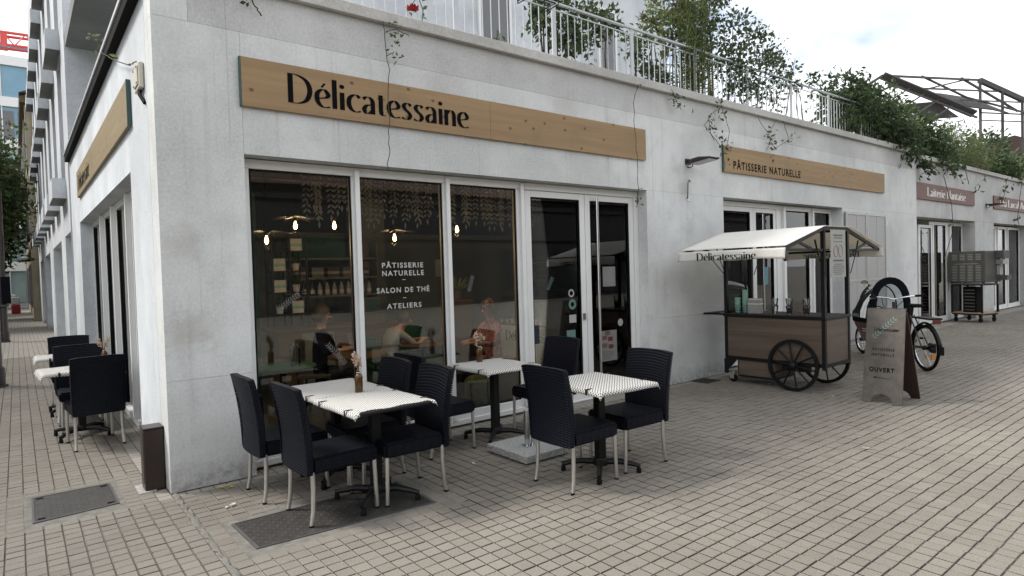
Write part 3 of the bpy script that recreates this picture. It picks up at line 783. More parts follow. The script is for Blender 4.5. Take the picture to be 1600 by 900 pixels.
MB().box(-.040,-.002,-.13,.12,-.02,.19).build('casing', M['boxcream'], t, bevel=.008)
MB().box(-.050,-.041,-.10,.09,.01,.165).build('lid', M['boxcream'], t, bevel=.004)
for dy, dz in ((-.08,.15),(.07,.15),(-.08,.025),(.07,.025)): MB().lathe([(.008,0),(.008,.004)], 8, (-.051,dy,dz), Matrix.Rotation(R(-90),3,'Y')).build('screw', M['rust'], t)
MB().tube([(-.022,-.02,-.02),(-.03,-.07,-.07),(-.008,-.15,-.15)], .016, 8).build('cable', M['rubber'], t, smooth=True)
t = thing('wall_bracket', 'rusty loop bracket below the floodlight', 'bracket', (6.72,0,2.62))
MB().tube([(-.03,-.02,0),(-.03,-.03,.22),(0,-.03,.27),(.03,-.03,.24)], .008, 6).build('loop', M['rust'], t)
MB().box(-.03,.03,-.015,-.001,-.03,.05).build('plate', M['paper'], t)
t = thing('vent_plug', 'tiny black plug in the wall behind the cart awning', 'wall plug', (6.7,0,1.84))
MB().box(-.03,.03,-.03,-.001,-.05,.05).build('cap', M['rubber'], t, bevel=.006)

# ---------------------------------------------------------------- terrace railing
rl = thing('terrace_railing', 'white metal railing with thin balusters along the roof terrace edge', 'railing', (7.5,.14,4.16))
YRL = .14
px = [-1.36+1.42*k for k in range(1, 13)]+[16.0]
MB().box(.05,15.4,YRL-.02,YRL+.02,4.868,4.890).build('top_rail', M['rail'], rl, world=True)
MB().box(.05,15.4,YRL-.007,YRL+.007,4.79,4.803).build('under_rail', M['rail'], rl, world=True)
for x in px:
    if x < 15.4: MB().box(x-.03,x+.03,YRL-.010,YRL+.010,4.162,4.864).build('post', M['rail'], rl, world=True)
bal = MB().box(-.0046,.0046,-.0046,.0046,0,.625).build('baluster', M['rail'], rl); bal.location = (-1e3,0,0)
first = True; x = .06
while x < 15.3:
    if min(abs(x-q) for q in px) > .055:
        o = bal if first else bal.copy()
        if not first: COL.objects.link(o)
        first = False; o.location = (x-7.5, 0, .002)
    x += .1183
t = thing('flower_pot_holder', 'black wire flower pot holder hooked on the terrace railing', 'pot holder', (3.9,.08,4.72))
for dz in (0,.10,.2): MB().tube([(-.2,-.02,dz),(-.2,-.22,dz),(.2,-.22,dz),(.2,-.02,dz)], .008, 6).build('wire_hoop', M['black'], t)
for dx in (-.2,.2): MB().tube([(dx,.03,.30),(dx,-.02,.30),(dx,-.02,-.03),(dx,-.26,-.03),(dx,-.28,.05)], .008, 6).build('hook', M['black'], t)

# ---------------------------------------------------------------- plants
def rv(): return Vector((rnd.gauss(0,1), rnd.gauss(0,1), rnd.gauss(0,1)))
def bush(name, label, blobs, n, ll, lw, mat, parent_loc, cat='shrub', stems=6, group=None, droop=0, clump=26):
    t = thing(name, label, cat, parent_loc, group=group)
    tot = sum(b_[3]*b_[4]*b_[5] for b_ in blobs); f = MB()
    for (cx_, cy_, cz_, rx, ry, rz_) in blobs:
        k = max(1, int(n*rx*ry*rz_/tot)//clump)
        for _ in range(k):
            d = rv().normalized()*(rnd.random()**.45)
            c = Vector((cx_+d.x*rx, cy_+d.y*ry, cz_+d.z*rz_)); out = d.copy(); cr = rnd.uniform(.10,.24)*(rx+rz_)*.5
            for _ in range(clump):
                q = c+Vector((rnd.gauss(0,1)*cr, rnd.gauss(0,1)*cr, rnd.gauss(0,1)*cr*.7))
                dd = (rv()*.8+out*.6+Vector((0,0,-droop))).normalized(); s_ = rnd.uniform(.45,1.4)
                f.leaf(q, dd, rv(), ll*s_, lw*s_)
    f.build('foliage', mat, t, world=True)
    if stems:
        for _ in range(stems):
            b_ = rnd.choice(blobs); p0 = Vector((b_[0]+rnd.uniform(-.3,.3)*b_[3], max(b_[1],.22), 4.07)); p1 = Vector((b_[0]+rnd.uniform(-.7,.7)*b_[3], b_[1]+rnd.uniform(-.4,.4)*b_[4], b_[2]+b_[5]*rnd.uniform(.2,.8)))
            md = (p0+p1)/2+Vector((rnd.uniform(-.1,.1),0,rnd.uniform(-.05,.1)))
            MB().tube([p0,md,p1], [.014,.010,.004], 5).build('stem', M['twig'], t, world=True)
    return t
bush('climbing_rose', 'leafy climbing rose growing through the railing left of the bamboo',
     [(4.75,.45,4.9,.42,.22,.55),(5.15,.45,4.75,.42,.25,.5),(4.5,.45,5.05,.25,.2,.5),(5.55,.42,4.95,.28,.2,.25),(4.35,.4,4.6,.16,.15,.4)], 1500, .085, .05, M['leafd'], (4.9,.45,4.07), 'climber', 8)
bush('young_climber', 'thin half-bare climber by the railing between rose and bamboo', [(6.25,.4,4.75,.30,.2,.42),(6.55,.4,4.55,.3,.2,.35)], 520, .085, .045, M['leafd'], (6.3,.4,4.07), 'climber', 7)
# bamboo: upright canes with narrow leaves
t = thing('bamboo_clump', 'tall pale green bamboo clump standing on the terrace corner', 'bamboo', (7.2,.22,4.07))
f = MB()
for _ in range(60):
    x0 = 7.2+rnd.gauss(0,.20); y0 = .22+rnd.gauss(0,.08); h = rnd.uniform(1.2,2.0); lean = Vector((rnd.gauss(0,.12), rnd.gauss(0,.1), 0))
    pts = [Vector((x0,y0,4.07))+lean*(k/4)**2*1.3+Vector((0,0,h*k/4)) for k in range(5)]
    MB().tube(pts, [.006,.006,.005,.004,.002], 5).build('cane', M['bamboo'], t, world=True)
    for k in range(34):
        s_ = rnd.uniform(.15,1); i = min(3, int(s_*4)); p = pts[i].lerp(pts[i+1], s_*4-i) if i < 4 else pts[4]
        d = Vector((rnd.gauss(0,1), rnd.gauss(0,1), rnd.uniform(-.2,1.3))); f.leaf(p, d, rv(), rnd.uniform(.10,.22), rnd.uniform(.012,.02))
f.build('foliage', M['bamboo'], t, world=True)
bush('flowering_shrub', 'wide airy shrub spilling over the railing right of the bamboo',
     [(7.75,.35,5.6,.45,.3,.55),(8.3,.3,5.15,.55,.3,.75),(9.1,.25,5.15,.6,.25,.5),(9.8,.2,5.05,.55,.22,.33),(10.5,.2,4.95,.45,.2,.22),(8.0,.4,6.1,.4,.3,.35),(8.6,.2,4.55,.6,.18,.4),(9.4,.2,4.6,.5,.18,.3)], 4600, .075, .04, M['leafd'], (8.8,.7,4.07), 'shrub', 12)
bush('flowering_shrub', 'bright light green shrub top behind the bamboo clump', [(6.75,.55,5.15,.36,.3,.35),(7.1,.5,5.55,.45,.3,.4)], 1300, .08, .04, M['leafl'], (7.0,.9,4.07), 'shrub', 5)
bush('evergreen_shrub', 'dense dark evergreen shrub hanging over the wall edge', [(12.6,.35,4.95,.75,.5,.55),(13.4,.3,4.85,.9,.6,.6),(14.2,.2,4.5,.9,.5,.5),(15.0,.05,4.15,.7,.35,.35),(15.6,-.02,3.85,.35,.25,.3),(12.2,.2,4.5,.5,.3,.4)], 6800, .13, .055, M['leafd'], (13.6,.3,4.07), 'shrub', 6, droop=.4)
bush('evergreen_shrub', 'mid green shrub rising behind the dense dark evergreen', [(15.2,.7,5.05,.7,.5,.42),(16.2,.7,4.95,.8,.5,.45)], 2200, .13, .06, M['leafm'], (15.8,.8,4.07), 'shrub', 4, droop=.3)
bush('evergreen_shrub', 'dark shrub in front of the mid green one at the step of the wall', [(16.9,.4,4.75,.7,.5,.6),(17.4,.2,4.25,.9,.4,.45)], 3000, .13, .055, M['leafd'], (17.0,.4,4.07), 'shrub', 4, droop=.4)
bush('feathery_shrub', 'yellow green feathery shrub over the red sign', [(19.0,.4,4.7,.95,.5,.65),(20.3,.3,4.5,1.0,.5,.6)], 4200, .12, .03, M['leafl'], (19.6,.5,4.07), 'shrub', 6, droop=.3)
bush('evergreen_shrub', 'dark rounded shrub near the right edge above the last sign', [(22.4,.5,4.75,1.0,.5,.7),(23.6,.3,4.4,1.0,.5,.55)], 2800, .15, .06, M['leafd'], (22.7,.5,4.07), 'shrub', 4)
bush('feathery_shrub', 'pale shrub cut off by the right edge of the picture', [(25.2,.5,4.6,1.4,.5,.6),(27.4,.5,4.6,1.4,.5,.6)], 1500, .15, .05, M['leafl'], (26,.5,4.07), 'shrub', 4)
def vine(label, paths, leaves, ll=.055, name='trailing_vine', mat='leafm', r=.004):
    t = thing(name, label, 'vine', paths[0][0])
    for p in paths:
        sm = []
        P = [Vector(q) for q in p]
        for i in range(len(P)-1):
            for k in range(5):
                q = P[i].lerp(P[i+1], k/5); sm.append(q+Vector((rnd.gauss(0,.007), -abs(rnd.gauss(0,.006)), 0)))
        sm.append(P[-1]); MB().tube(sm, r, 5).build('stem', M['twig'], t, world=True)
    f = MB()
    for (x, y, z, sp, k) in leaves:
        for _ in range(k): f.leaf((x+rnd.gauss(0,sp), y-abs(rnd.gauss(0,.03)), z+rnd.gauss(0,sp)), rv(), rv(), ll*rnd.uniform(.7,1.4), ll*.55*rnd.uniform(.7,1.3))
    if leaves: f.build('foliage', M[mat], t, world=True)
    return t
yv = -.075
vine('long thin trailing stem crossing the big pine sign, leafy at its top', [[(1.93,yv,4.05),(1.96,yv,3.6),(1.95,yv,3.2),(1.94,yv,2.9),(1.95,-.05,2.65)],[(1.95,yv,3.95),(2.06,yv,4.0),(2.2,yv,3.97)],[(1.95,yv,3.72),(2.03,yv,3.78)]],
     [(2.05,yv,3.99,.05,14),(2.02,yv,3.75,.045,10),(2.0,yv,3.88,.03,4)], .05)
vine('thin trailing stem hanging past the right end of the big pine sign', [[(5.6,yv,4.05),(5.48,yv,3.8),(5.52,yv,3.2),(5.55,yv,2.75),(5.56,-.03,2.45)]], [(5.56,-.05,2.52,.025,9),(5.53,yv,2.68,.02,3),(5.6,yv,4.0,.03,4)], .05)
vine('tangled leafy vine hanging from the coping left of the small capitals sign', [[(7.55,yv,4.05),(7.15,yv,3.85),(7.2,yv,3.6),(7.5,yv,3.4),(7.55,yv,3.1)],[(7.5,yv,4.0),(7.7,yv,3.7),(7.6,yv,3.4)],[(7.25,yv,3.9),(7.05,yv,3.7),(7.3,yv,3.5)]],
     [(7.45,yv,3.97,.10,22),(7.15,yv,3.72,.06,14),(7.45,yv,3.48,.09,20),(7.65,yv,3.42,.06,8)], .065, mat='leafd')
vine('looping vine with pale leaf tips hanging over the pine sign with capitals', [[(9.1,yv,4.05),(8.8,yv,3.75),(9.0,yv,3.55),(9.6,yv,3.8)],[(8.5,yv,4.0),(8.9,yv,3.7),(8.75,yv,3.5)],[(9.3,yv,4.05),(9.5,yv,3.7)]],
     [(8.85,yv,3.72,.10,20),(8.95,yv,3.55,.06,10),(9.55,yv,3.8,.05,8)], .065)
vine('short leafy tuft spilling over the coping under the bamboo', [[(6.3,yv,4.1),(6.4,yv,3.95),(6.5,yv,3.85)]], [(6.35,yv,4.0,.05,16),(6.45,yv,3.9,.03,6),(6.75,yv,3.88,.015,2)], .06, mat='leafd')
vine('thin twig with dark leaf stubs at the top of the front wall', [[(.72,-.03,4.0),(.78,-.05,3.9),(.82,-.03,3.86)]], [(.70,-.03,3.93,.01,3)], .05, mat='leafd', r=.006)
vine('dark vine stem with sparse leaves hanging over the red sign with two words', [[(17.4,-.05,4.0),(17.0,-.05,3.7),(17.6,-.04,3.0),(17.7,-.03,2.4),(17.8,.2,1.6)],[(18.6,-.05,4.0),(18.9,-.05,3.6)]], [(18.3,-.05,3.75,.07,7),(19.6,-.05,3.55,.10,9),(17.75,0,2.6,.05,3)], .11, mat='leafd', r=.008)
vine('dark leafy vine hanging at the left end of the last red sign', [[(22.4,-.05,4.0),(22.2,-.05,3.6),(21.9,-.05,3.3)],[(24.0,-.05,4.0),(23.6,-.03,2.9),(23.7,-.03,2.6)]], [(22.2,-.05,3.65,.10,9),(21.9,-.05,3.4,.05,5),(23.5,-.03,2.8,.12,6)], .13, mat='leafd', r=.008)
vine('thin bare stem hanging on the street corner wall above the junction box', [[(-.09,2.3,4.05),(-.06,1.5,3.75),(-.03,.9,3.55),(-.02,.6,3.5)]], [(-.1,2.6,4.25,.07,12),(-.06,1.3,3.72,.01,2)], .06, mat='leafl', r=.005)
t = thing('rose_plant', 'single red rose bloom on a thin stem at the terrace edge', 'rose', (2.38,.14,4.16))
MB().tube([(0.1,.02,-.0),(.12,0,.2),(.05,-.02,.32),(-.02,-.03,.22)], .005, 5).build('stem', M['twig'], t)
f = MB()
for k in range(26):
    a = k*2.4; r_ = .006+.0016*k; d = Vector((math.cos(a)*r_*12, math.sin(a)*r_*12, 1.0-.03*k)); f.leaf((-.02+math.cos(a)*r_*.4,-.035+math.sin(a)*r_*.4,.15), d, (math.cos(a),math.sin(a),0), .06+.0006*k, .05, .35)
f.build('bloom', M['rose'], t)
f = MB()
for _ in range(16): f.leaf((rnd.gauss(.08,.05), rnd.gauss(0,.02), rnd.uniform(.05,.55)), rv(), rv(), .07, .04)
f.build('leaf_cluster', M['leafd'], t)
t = thing('seedling', 'small dark leafy seedling on the coping below the pot holder', 'plant', (3.45,.1,4.16))
f = MB()
for k in range(14): f.leaf((rnd.gauss(0,.03),rnd.gauss(0,.02),rnd.uniform(0,.15)), rv()+Vector((0,0,.4)), rv(), .07, .04)
f.build('leaf_cluster', M['leafd'], t); MB().tube([(0,0,0),(.01,0,.16)], .004, 5).build('stem', M['twig'], t)

# ---------------------------------------------------------------- chairs
def make_chair(label, group):
    t = thing('wicker_chair', label, 'chair', group=group)
    # seat box: faces +x
    b = MB().box(-.235,.245,-.222,.222,.345,.455); sb = b.build('seat', M['wicker'], t, bevel=.018, seg=2, smooth=True)
    # backrest: curved slab reaching from the seat bottom to the top, leaning back
    b = MB(); prof = []
    K = 12
    for i in range(K+1):
        u = i/K; z = .345+u*.580; x = -.236-.064*u**2+.012*math.sin(u*math.pi); prof.append((x, z, .222+.012*u))
    vs = []; fs = []; J = 6
    for (x, z, hw) in prof:
        for sgn in (0, 1):
            for j in range(J+1):
                y = -hw+2*hw*j/J; bow = -.018*(1-(2*j/J-1)**2)
                vs.append((x+bow-(.042 if sgn == 0 else 0), y, z+.010*(1-(2*j/J-1)**4)*(z > .9)))
    W_ = 2*(J+1)
    for i in range(K):
        for j in range(J):
            a = i*W_+j; fs.append((a, a+W_, a+W_+1, a+1))
            a += J+1; fs.append((a, a+1, a+W_+1, a+W_))
        a = i*W_; fs.append((a, a+J+1, a+W_+J+1, a+W_)); a = i*W_+J; fs.append((a, a+W_, a+W_+J+1, a+J+1))
    for j in range(J):
        fs.append((j, j+1, J+2+j, J+1+j)); a = K*W_+j; fs.append((a, a+J+1, a+J+2, a+1))
    b.add(vs, fs); bk = b.build('backrest', M['wicker'], t, smooth=True)
    # braided edging along the side edges of the back
    for sy in (-1, 1):
        e = MB()
        for i in range(34):
            u = (i+.5)/34; z = .36+u*.562; x = -.258-.064*u**2; hw = .222+.012*u
            e.obox((x, sy*(hw+.001), z), (.044,.010,.012), Matrix.Rotation(R(25*sy),3,'X'))
        e.build('braided_edge', M['wicker'], t)
    for sy in (-1, 1):
        MB().tube([(.222,sy*.198,.35),(.226,sy*.199,.2),(.232,sy*.2,.012)], [.0155,.015,.0145], 10).build('leg', M['legm'], t, smooth=True)
        MB().tube([(-.232,sy*.2,.36),(-.228,sy*.2,.25),(-.236,sy*.203,.1),(-.252,sy*.207,.012)], [.0155,.0155,.015,.0145], 10).build('leg', M['legm'], t, smooth=True)
    for lg in [o for o in t.children if o.name.startswith('leg')]:
        v = min(lg.data.vertices, key=lambda q: q.co.z); xs = [q.co for q in lg.data.vertices if q.co.z < .03]
        c = sum(xs, Vector())/len(xs); MB().lathe([(.016,0),(.016,.014)], 10, (c.x,c.y,0)).build('foot_cap', M['rubber'], lg)
    MB().box(-.285,-.281,-.02,.02,.352,.364).build('maker_tag', M['legm'], t)
    return t
GC = 'navy wicker chairs on the pavement'
chairs = [  # x, y, heading, label
 (.735,-.535,0,'navy wicker chair nearest the corner wall, second from the front, facing right'),
 (.83,-1.19,.03,'navy wicker chair at the front left of the double table, back towards the viewer'),
 (1.365,-1.225,math.pi-.02,'navy wicker chair at the front right of the double table, facing left'),
 (1.335,-.62,math.pi,'navy wicker chair at the rear right of the double table by the glass'),
 (2.195,-.445,.03,'navy wicker chair at the left of the rear table with the vase, facing right'),
 (3.385,-.54,math.pi+.05,'navy wicker chair in front of the glass door, facing left to the rear table'),
 (2.51,-1.935,.0,'navy wicker chair in front of the granite parasol base, facing the right-hand table'),
 (3.135,-1.90,math.pi-.03,'navy wicker chair furthest right of all, facing left to the right-hand table'),
 (-.30,2.31,R(90)+.10,'navy wicker chair nearest the viewer in the row along the left street'),
 (-.335,3.28,R(-90),'navy wicker chair facing the viewer at the nearer left street table'),
 (-.34,3.95,R(90),'third navy wicker chair along the left street, back to back with the second'),
 (-.335,4.98,R(-90),'navy wicker chair furthest away in the row along the left street'),
]
ch0 = make_chair(chairs[0][3], GC)
for i, (x, y, a, lab) in enumerate(chairs):
    if i == 0: ch0.location = (x,y,0); ch0.rotation_euler = (0,0,a)
    else: dup(ch0, (x,y,0), a, lab, GC)

# ---------------------------------------------------------------- tables and cloths
def make_table(label):
    t = thing('cafe_table', label, 'table', group='black pedestal tables')
    MB().box(-.298,.298,-.345,.345,.712,.738).build('tabletop', M['black'], t, bevel=.006)
    MB().box(-.036,.036,-.036,.036,.09,.711).build('column', M['black'], t, bevel=.006)
    MB().box(-.13,.13,-.13,.13,.690,.711).build('top_plate', M['black'], t)
    MB().lathe([(.06,.06),(.065,.085),(.05,.12)], 14).build('hub', M['black'], t, smooth=True)
    for k in range(4):
        a = math.atan2(.225,.225)+k*math.pi/2; d = Vector((math.cos(a), math.sin(a), 0))
        f = MB().tube([d*.03+Vector((0,0,.085)), d*.16+Vector((0,0,.088)), d*.26+Vector((0,0,.07)), d*.315+Vector((0,0,.055))], [.026,.024,.021,.018], 8).build('foot', M['black'], t, smooth=True)
        MB().lathe([(.020,0),(.020,.03),(.012,.05)], 10, d*.305).build('leveller', M['rubber'], f)
    return t
tables = [(1.14,-1.235,.02,'black pedestal table at the front of the double table on the manhole cover'),(1.14,-.525,.02,'black pedestal table at the wall end of the double table'),
          (2.78,-.515,-.03,'black pedestal table standing alone before the middle window'),(2.79,-1.92,-.06,'black pedestal table nearest the viewer on the right'),
          (-.375,2.80,R(90)+.06,'nearer black pedestal table on the left street side'),(-.375,4.47,R(90),'further black pedestal table on the left street side')]
tb0 = None
for x, y, a, lab in tables:
    if tb0 is None: tb0 = make_table(lab); tb0.location = (x,y,0); tb0.rotation_euler = (0,0,a)
    else: dup(tb0, (x,y,0), a, lab)
def cloth(label, x, y, a, hx, hy, drop, seed, tips=.06, near=None):
    # grid that lies on the table top and folds over its edges with a wavy hem
    r_ = random.Random(seed); b = MB(); n1, n2 = 36, 40; tx, ty = .300, .347; z0 = .7405
    ph = [r_.uniform(0,6) for _ in range(6)]
    for i in range(n1+1):
        for j in range(n2+1):
            u = -hx+2*hx*i/n1; v = -(near or hy)+((near or hy)+hy)*j/n2
            if near: v += .012*math.sin(u*26)*max(0, 1-j/6)*(1 if abs(u) < .26 else 0) - (.05 if abs(u) > .285 else 0)*max(0, 1-j/5)
            ex = max(0, abs(u)-tx); ey = max(0, abs(v)-ty); sx = 1 if u > 0 else -1; sy = 1 if v > 0 else -1
            d = math.hypot(ex, ey)
            wav = .5+.5*math.sin(u*23+ph[0])*math.sin(v*19+ph[1])
            pxx = sx*(min(abs(u),tx)+ (ex/d if d else 0)*(min(d,.012)+ max(0,d-.012)*(.18+.25*wav)))
            pyy = sy*(min(abs(v),ty)+ (ey/d if d else 0)*(min(d,.012)+ max(0,d-.012)*(.18+.25*wav)))
            zz = z0 - max(0, d-.006)*(.93-.12*wav) + .0012*math.sin(u*17+ph[2])*math.sin(v*13+ph[3])
            if ex > 0 and ey > 0: zz -= tips*min(ex,ey)*4
            b.v.append((pxx,pyy,zz)); b.uv[len(b.v)-1] = (u,v)
    for i in range(n1):
        for j in range(n2):
            q = i*(n2+1)+j; b.f.append((q,q+n2+1,q+n2+2,q+1)); b.m.append(0)
    o = b.build('tablecloth', M['cloth'], None, smooth=2); o.location = (x,y,0); o.rotation_euler = (0,0,a)
    sol = o.modifiers.new('thick', 'SOLIDIFY'); sol.thickness = .0015; sol.offset = 1
    tag(o, label, 'tablecloth', 'printed tablecloths')
    # black clips gripping cloth and table edge
    for sx, sy in ((-1,-.62),(-1,.62),(1,-.62),(1,.62)):
        c = MB().box(-.012,.045,-.009,.009,.0,.0025); c.box(-.0145,-.012,-.009,.009,-.04,.0025); c.box(-.012,.03,-.009,.009,-.042,-.040)
        c = c.build('cloth_clip', M['black'], o); c.location = (sx*.314, sy*.345, .7435); c.rotation_euler = (0,0,0 if sx < 0 else math.pi)
    return o
cls = [('cross-printed white cloth on the front half of the double table',0,.345,.36,5),('cross-printed white cloth on the wall half of the double table',1,.345,.355,6),
       ('cross-printed white cloth on the table before the middle window',2,.345,.385,7),('cross-printed white cloth on the right-hand front table',3,.350,.39,8),
       ('cross-printed white cloth on the nearer left street table',4,.345,.42,9),('cross-printed white cloth on the further left street table',5,.345,.42,10)]
for lab, k, hx, hy, sd_ in cls: cloth(lab, tables[k][0], tables[k][1], tables[k][2], hx, hy, .06, sd_, near=.325 if k == 0 else None)
def vase(label, x, y, h=.165, tall=False):
    t = thing('flower_bottle', label, 'vase', (x,y,.7425), group='bottles with dried flowers')
    MB().lathe([(.030,0),(.031,.006),(.031,h*.72),(.027,h*.80),(.013,h*.88),(.013,h)], 18).build('bottle', M['bottle'], t, smooth=True)
    MB().tube([(.014*math.cos(k*.8),.014*math.sin(k*.8),h*.93) for k in range(8)], .004, 5, closed=True).build('string_tie', M['dryflower'], t)
    for k in range(7):
        d = Vector((rnd.gauss(0,.025), rnd.gauss(0,.02), rnd.uniform(.06,.13)))
        s_ = MB().tube([(0,0,h-.03),(d.x*.4,d.y*.4,h+d.z*.5),(d.x,d.y,h+d.z)], .0018, 5).build('stalk', M['twig'], t)
        f = MB()
        for _ in range(22): f.leaf((d.x+rnd.gauss(0,.008),d.y+rnd.gauss(0,.008),h+d.z+rnd.gauss(-.012,.016)), rv(), rv(), .022, .014)
        f.build('flower_head', M['dryflower'], s_)
    for k in range(5):
        MB().tube([(.012,0,h*.93),(.022+.006*k,.012*(k-2),h*.86-.01*k)], .003, 5).build('ribbon', M['dryflower'], t)
    return t
vase('brown bottle with dried flowers on the double table', 1.19, -.876)
vase('dark bottle with pale flower sprigs on the table before the middle window', 2.79, -.26)
vase('bottle with a dried bunch on the left street table', -.13, 2.95)

# ---------------------------------------------------------------- parasol base, bollards
t = thing('parasol_base', 'granite slab parasol base with short steel tube between the tables', 'parasol base', (2.69,-1.105,0), .0)
MB().box(-.245,.245,-.285,.285,.012,.078).build('slab', M['granite'], t, bevel=.006)
tb = MB().tube([(-.02,-.03,.078),(-.025,-.03,.40)], .026, 14).build('tube', M['chrome'], t, smooth=True)
MB().tube([(.03,-.05,.078),(.026,-.05,.36)], .018, 12).build('tube', M['chrome'], t, smooth=True)
MB().lathe([(.055,.078),(.055,.086),(.03,.09)], 16, (-.02,-.03,0)).build('flange', M['chrome'], t)
for z in (.19,.31): MB().lathe([(.014,0),(.016,.02),(.012,.035)], 10, (.045,-.05,z), Matrix.Rotation(R(90),3,'Y')).build('clamp_knob', M['rubber'], t)
for x, y in ((-.2,-.24),(.2,-.24),(-.2,.24),(.2,.24)): MB().box(x-.02,x+.02,y-.02,y+.02,0,.013).build('pad', M['rubber'], t)
t = thing('meter_box', 'dark brown metal meter box standing against the street corner', 'meter box', (-.073,.27,0))
MB().box(-.073,.068,-.085,.085,.0,.485).build('casing', M['brown'], t, bevel=.005)
MB().box(-.077,.072,-.089,.089,.486,.500).build('lid', M['brown'], t, bevel=.004)
MB().box(-.0755,-.0735,-.06,.07,.06,.46).build('door', M['brown'], t)
MB().box(-.12,.0,-.12,.14,-.01,.006).build('mortar_bed', M['mortarw'], t)
def post(x, y, h, r, label, loc_z=0):
    t = thing('steel_post', label, 'post', (x,y,0), group='brown steel posts on the left pavement')
    MB().lathe([(r*1.25,0),(r*1.25,.30),(r,.34),(r,h-.05),(r*.9,h)], 18).build('shaft', M['brown'], t, smooth=True)
    MB().lathe([(r*1.5,0),(r*1.5,.03)], 18).build('base_plate', M['rust'], t)
    return t
post(-1.24, 7.9, 1.47, .13, 'short thick brown post cut off by the left edge of the picture')
pl = post(-1.22, 18.6, 4.5, .10, 'tall brown lamp post further down the left pavement')
MB().box(-.02,.20,-.16,.05,1.15,1.95).build('notice_box', M['fabric'], pl); MB().box(-.14,.14,-.14,.14,1.05,1.12).build('collar', M['rust'], pl)

# ---------------------------------------------------------------- food cart (long side faces -x)
CX, CY = 7.32, -1.095
ct = thing('food_cart', 'wooden food cart with black steel frame, spoked wheels and cream canvas roof', 'food cart', (CX, CY, 0))
xa, xb, ya, yb = 6.97, 7.67, -1.80, -.39
pw_ = .045
for nm, x in (('front', xa), ('rear', xb)):
    for y in (ya, yb):
        MB().box(x-(0 if x == xa else pw_), x+(pw_ if x == xa else 0), y-(0 if y == ya else pw_), y+(pw_ if y == ya else 0), .30, 2.05).build('post', M['black'], ct, world=True)
# body panels, recessed between the posts
MB().box(xa+.010,xa+.028,ya+pw_,yb-pw_,.375,.925).build('side_panel', M['lam'], ct, world=True)
MB().box(xb-.028,xb-.010,ya+pw_,yb-pw_,.375,.925).build('side_panel', M['lam'], ct, world=True)
MB().box(xa+pw_,xb-pw_,ya+.010,ya+.028,.375,.925).build('end_panel', M['lamx'], ct, world=True)
MB().box(xa+pw_,xb-pw_,yb-.028,yb-.010,.375,.925).build('end_panel', M['lamx'], ct, world=True)
fr = MB()
for y in (ya, yb): y0 = y if y == ya else y-pw_; fr.box(xa+pw_,xb-pw_,y0,y0+pw_,.33,.372)
for x in (xa, xb-pw_): fr.box(x,x+pw_,ya+pw_,yb-pw_,.33,.372)
fr.build('bottom_frame', M['black'], ct, world=True)
MB().box(xa-.012,xb+.012,ya-.012,yb+.012,.930,.968).build('counter_top', M['black'], ct, world=True, bevel=.003)
MB().box(xa+.03,xb-.03,ya+.05,yb-.05,.9685,.972).build('counter_mat', M['boardback'], ct, world=True)
MB().box(xa+.005,xb-.2,-1.12,-.60,.125,.325).build('lower_box', M['lam'], ct, world=True)
lb = MB(); lb.box(xa+.003,xb-.2,-1.12,-.595,.098,.124); lb.box(xa+.003,xa+.03,-.599,-.585,.125,.33); lb.build('lower_frame', M['black'], ct, world=True)
MB().prism([(0,0),(.19,0),(.10,-.10),(.05,-.14),(.05,-.20),(0,-.20)], (xa+.006,yb-.001,.33), (0,-1,0), ZR, .03).build('corner_bracket', M['black'], ct, world=True)
MB().prism([(0,0),(.19,0),(.10,-.10),(.05,-.14),(.05,-.20),(0,-.20)], (xb-.006,yb-.001,.33), (0,-1,0), ZR, .03).build('corner_bracket', M['black'], ct, world=True)
# wheels: rim, hub and ten spokes each
def cart_wheel(x, y, r):
    mt = Matrix.Rotation(R(90), 3, 'Y')
    b = MB(); n = 48; vs = []; fs = []
    for (rr, xx) in ((r,-.016),(r,.016),(r-.042,.016),(r-.042,-.016)):
        for j in range(n): th = 2*math.pi*j/n; vs.append((x+xx, y+rr*math.cos(th), r+rr*math.sin(th)))
    for k in range(4):
        for j in range(n): fs.append((k*n+j, k*n+(j+1)%n, ((k+1)%4)*n+(j+1)%n, ((k+1)%4)*n+j))
    b.add(vs, fs); wl = b.build('wheel', M['black'], ct, world=True, smooth=True)
    for k in range(10):
        th = 2*math.pi*k/10+.16; d = Vector((0,math.cos(th),math.sin(th))); c = Vector((x,y,r))
        MB().tube([c+d*.04, c+d*(r-.04)], [.013,.010], 8).build('spoke', M['black'], wl, world=True, smooth=True)
    s_ = -1 if x < 7.3 else 1
    MB().lathe([(.05,-.04),(.055,0),(.055,.03),(.035,.06),(.02,.065)], 16, (x,y,r), Matrix.Rotation(R(90*s_),3,'Y')).build('hub', M['black'], wl, world=True, smooth=True)
cart_wheel(6.925, -1.40, .335); cart_wheel(7.745, -1.42, .335)
MB().tube([(6.93,-1.41,.335),(7.74,-1.41,.335)], .018, 8).build('axle', M['black'], ct, world=True)
for x in (xa+.03, xb-.03): MB().box(x-.015,x+.015,-1.6,-1.22,.25,.33).build('axle_block', M['black'], ct, world=True)
for x in (xa+.06, xb-.06):
    f = MB().box(x-.03,x+.03,yb-.13,yb-.03,.115,.16); f.box(x-.028,x-.020,yb-.11,yb-.05,.05,.115); f.box(x+.020,x+.028,yb-.11,yb-.05,.05,.115)
    c = f.build('caster', M['legm'], ct, world=True); MB().lathe([(.052,-.018),(.060,-.010),(.060,.010),(.052,.018)], 16, (x,yb-.09,.061), Matrix.Rotation(R(90),3,'Y')).build('tyre', M['rubber'], c, world=True, smooth=True)
MB().tube([(xa+.05,yb,.955),(xa+.05,-.03,.955),(xb-.05,-.03,.955),(xb-.05,yb,.955)], .014, 8).build('push_handle', M['black'], ct, world=True)
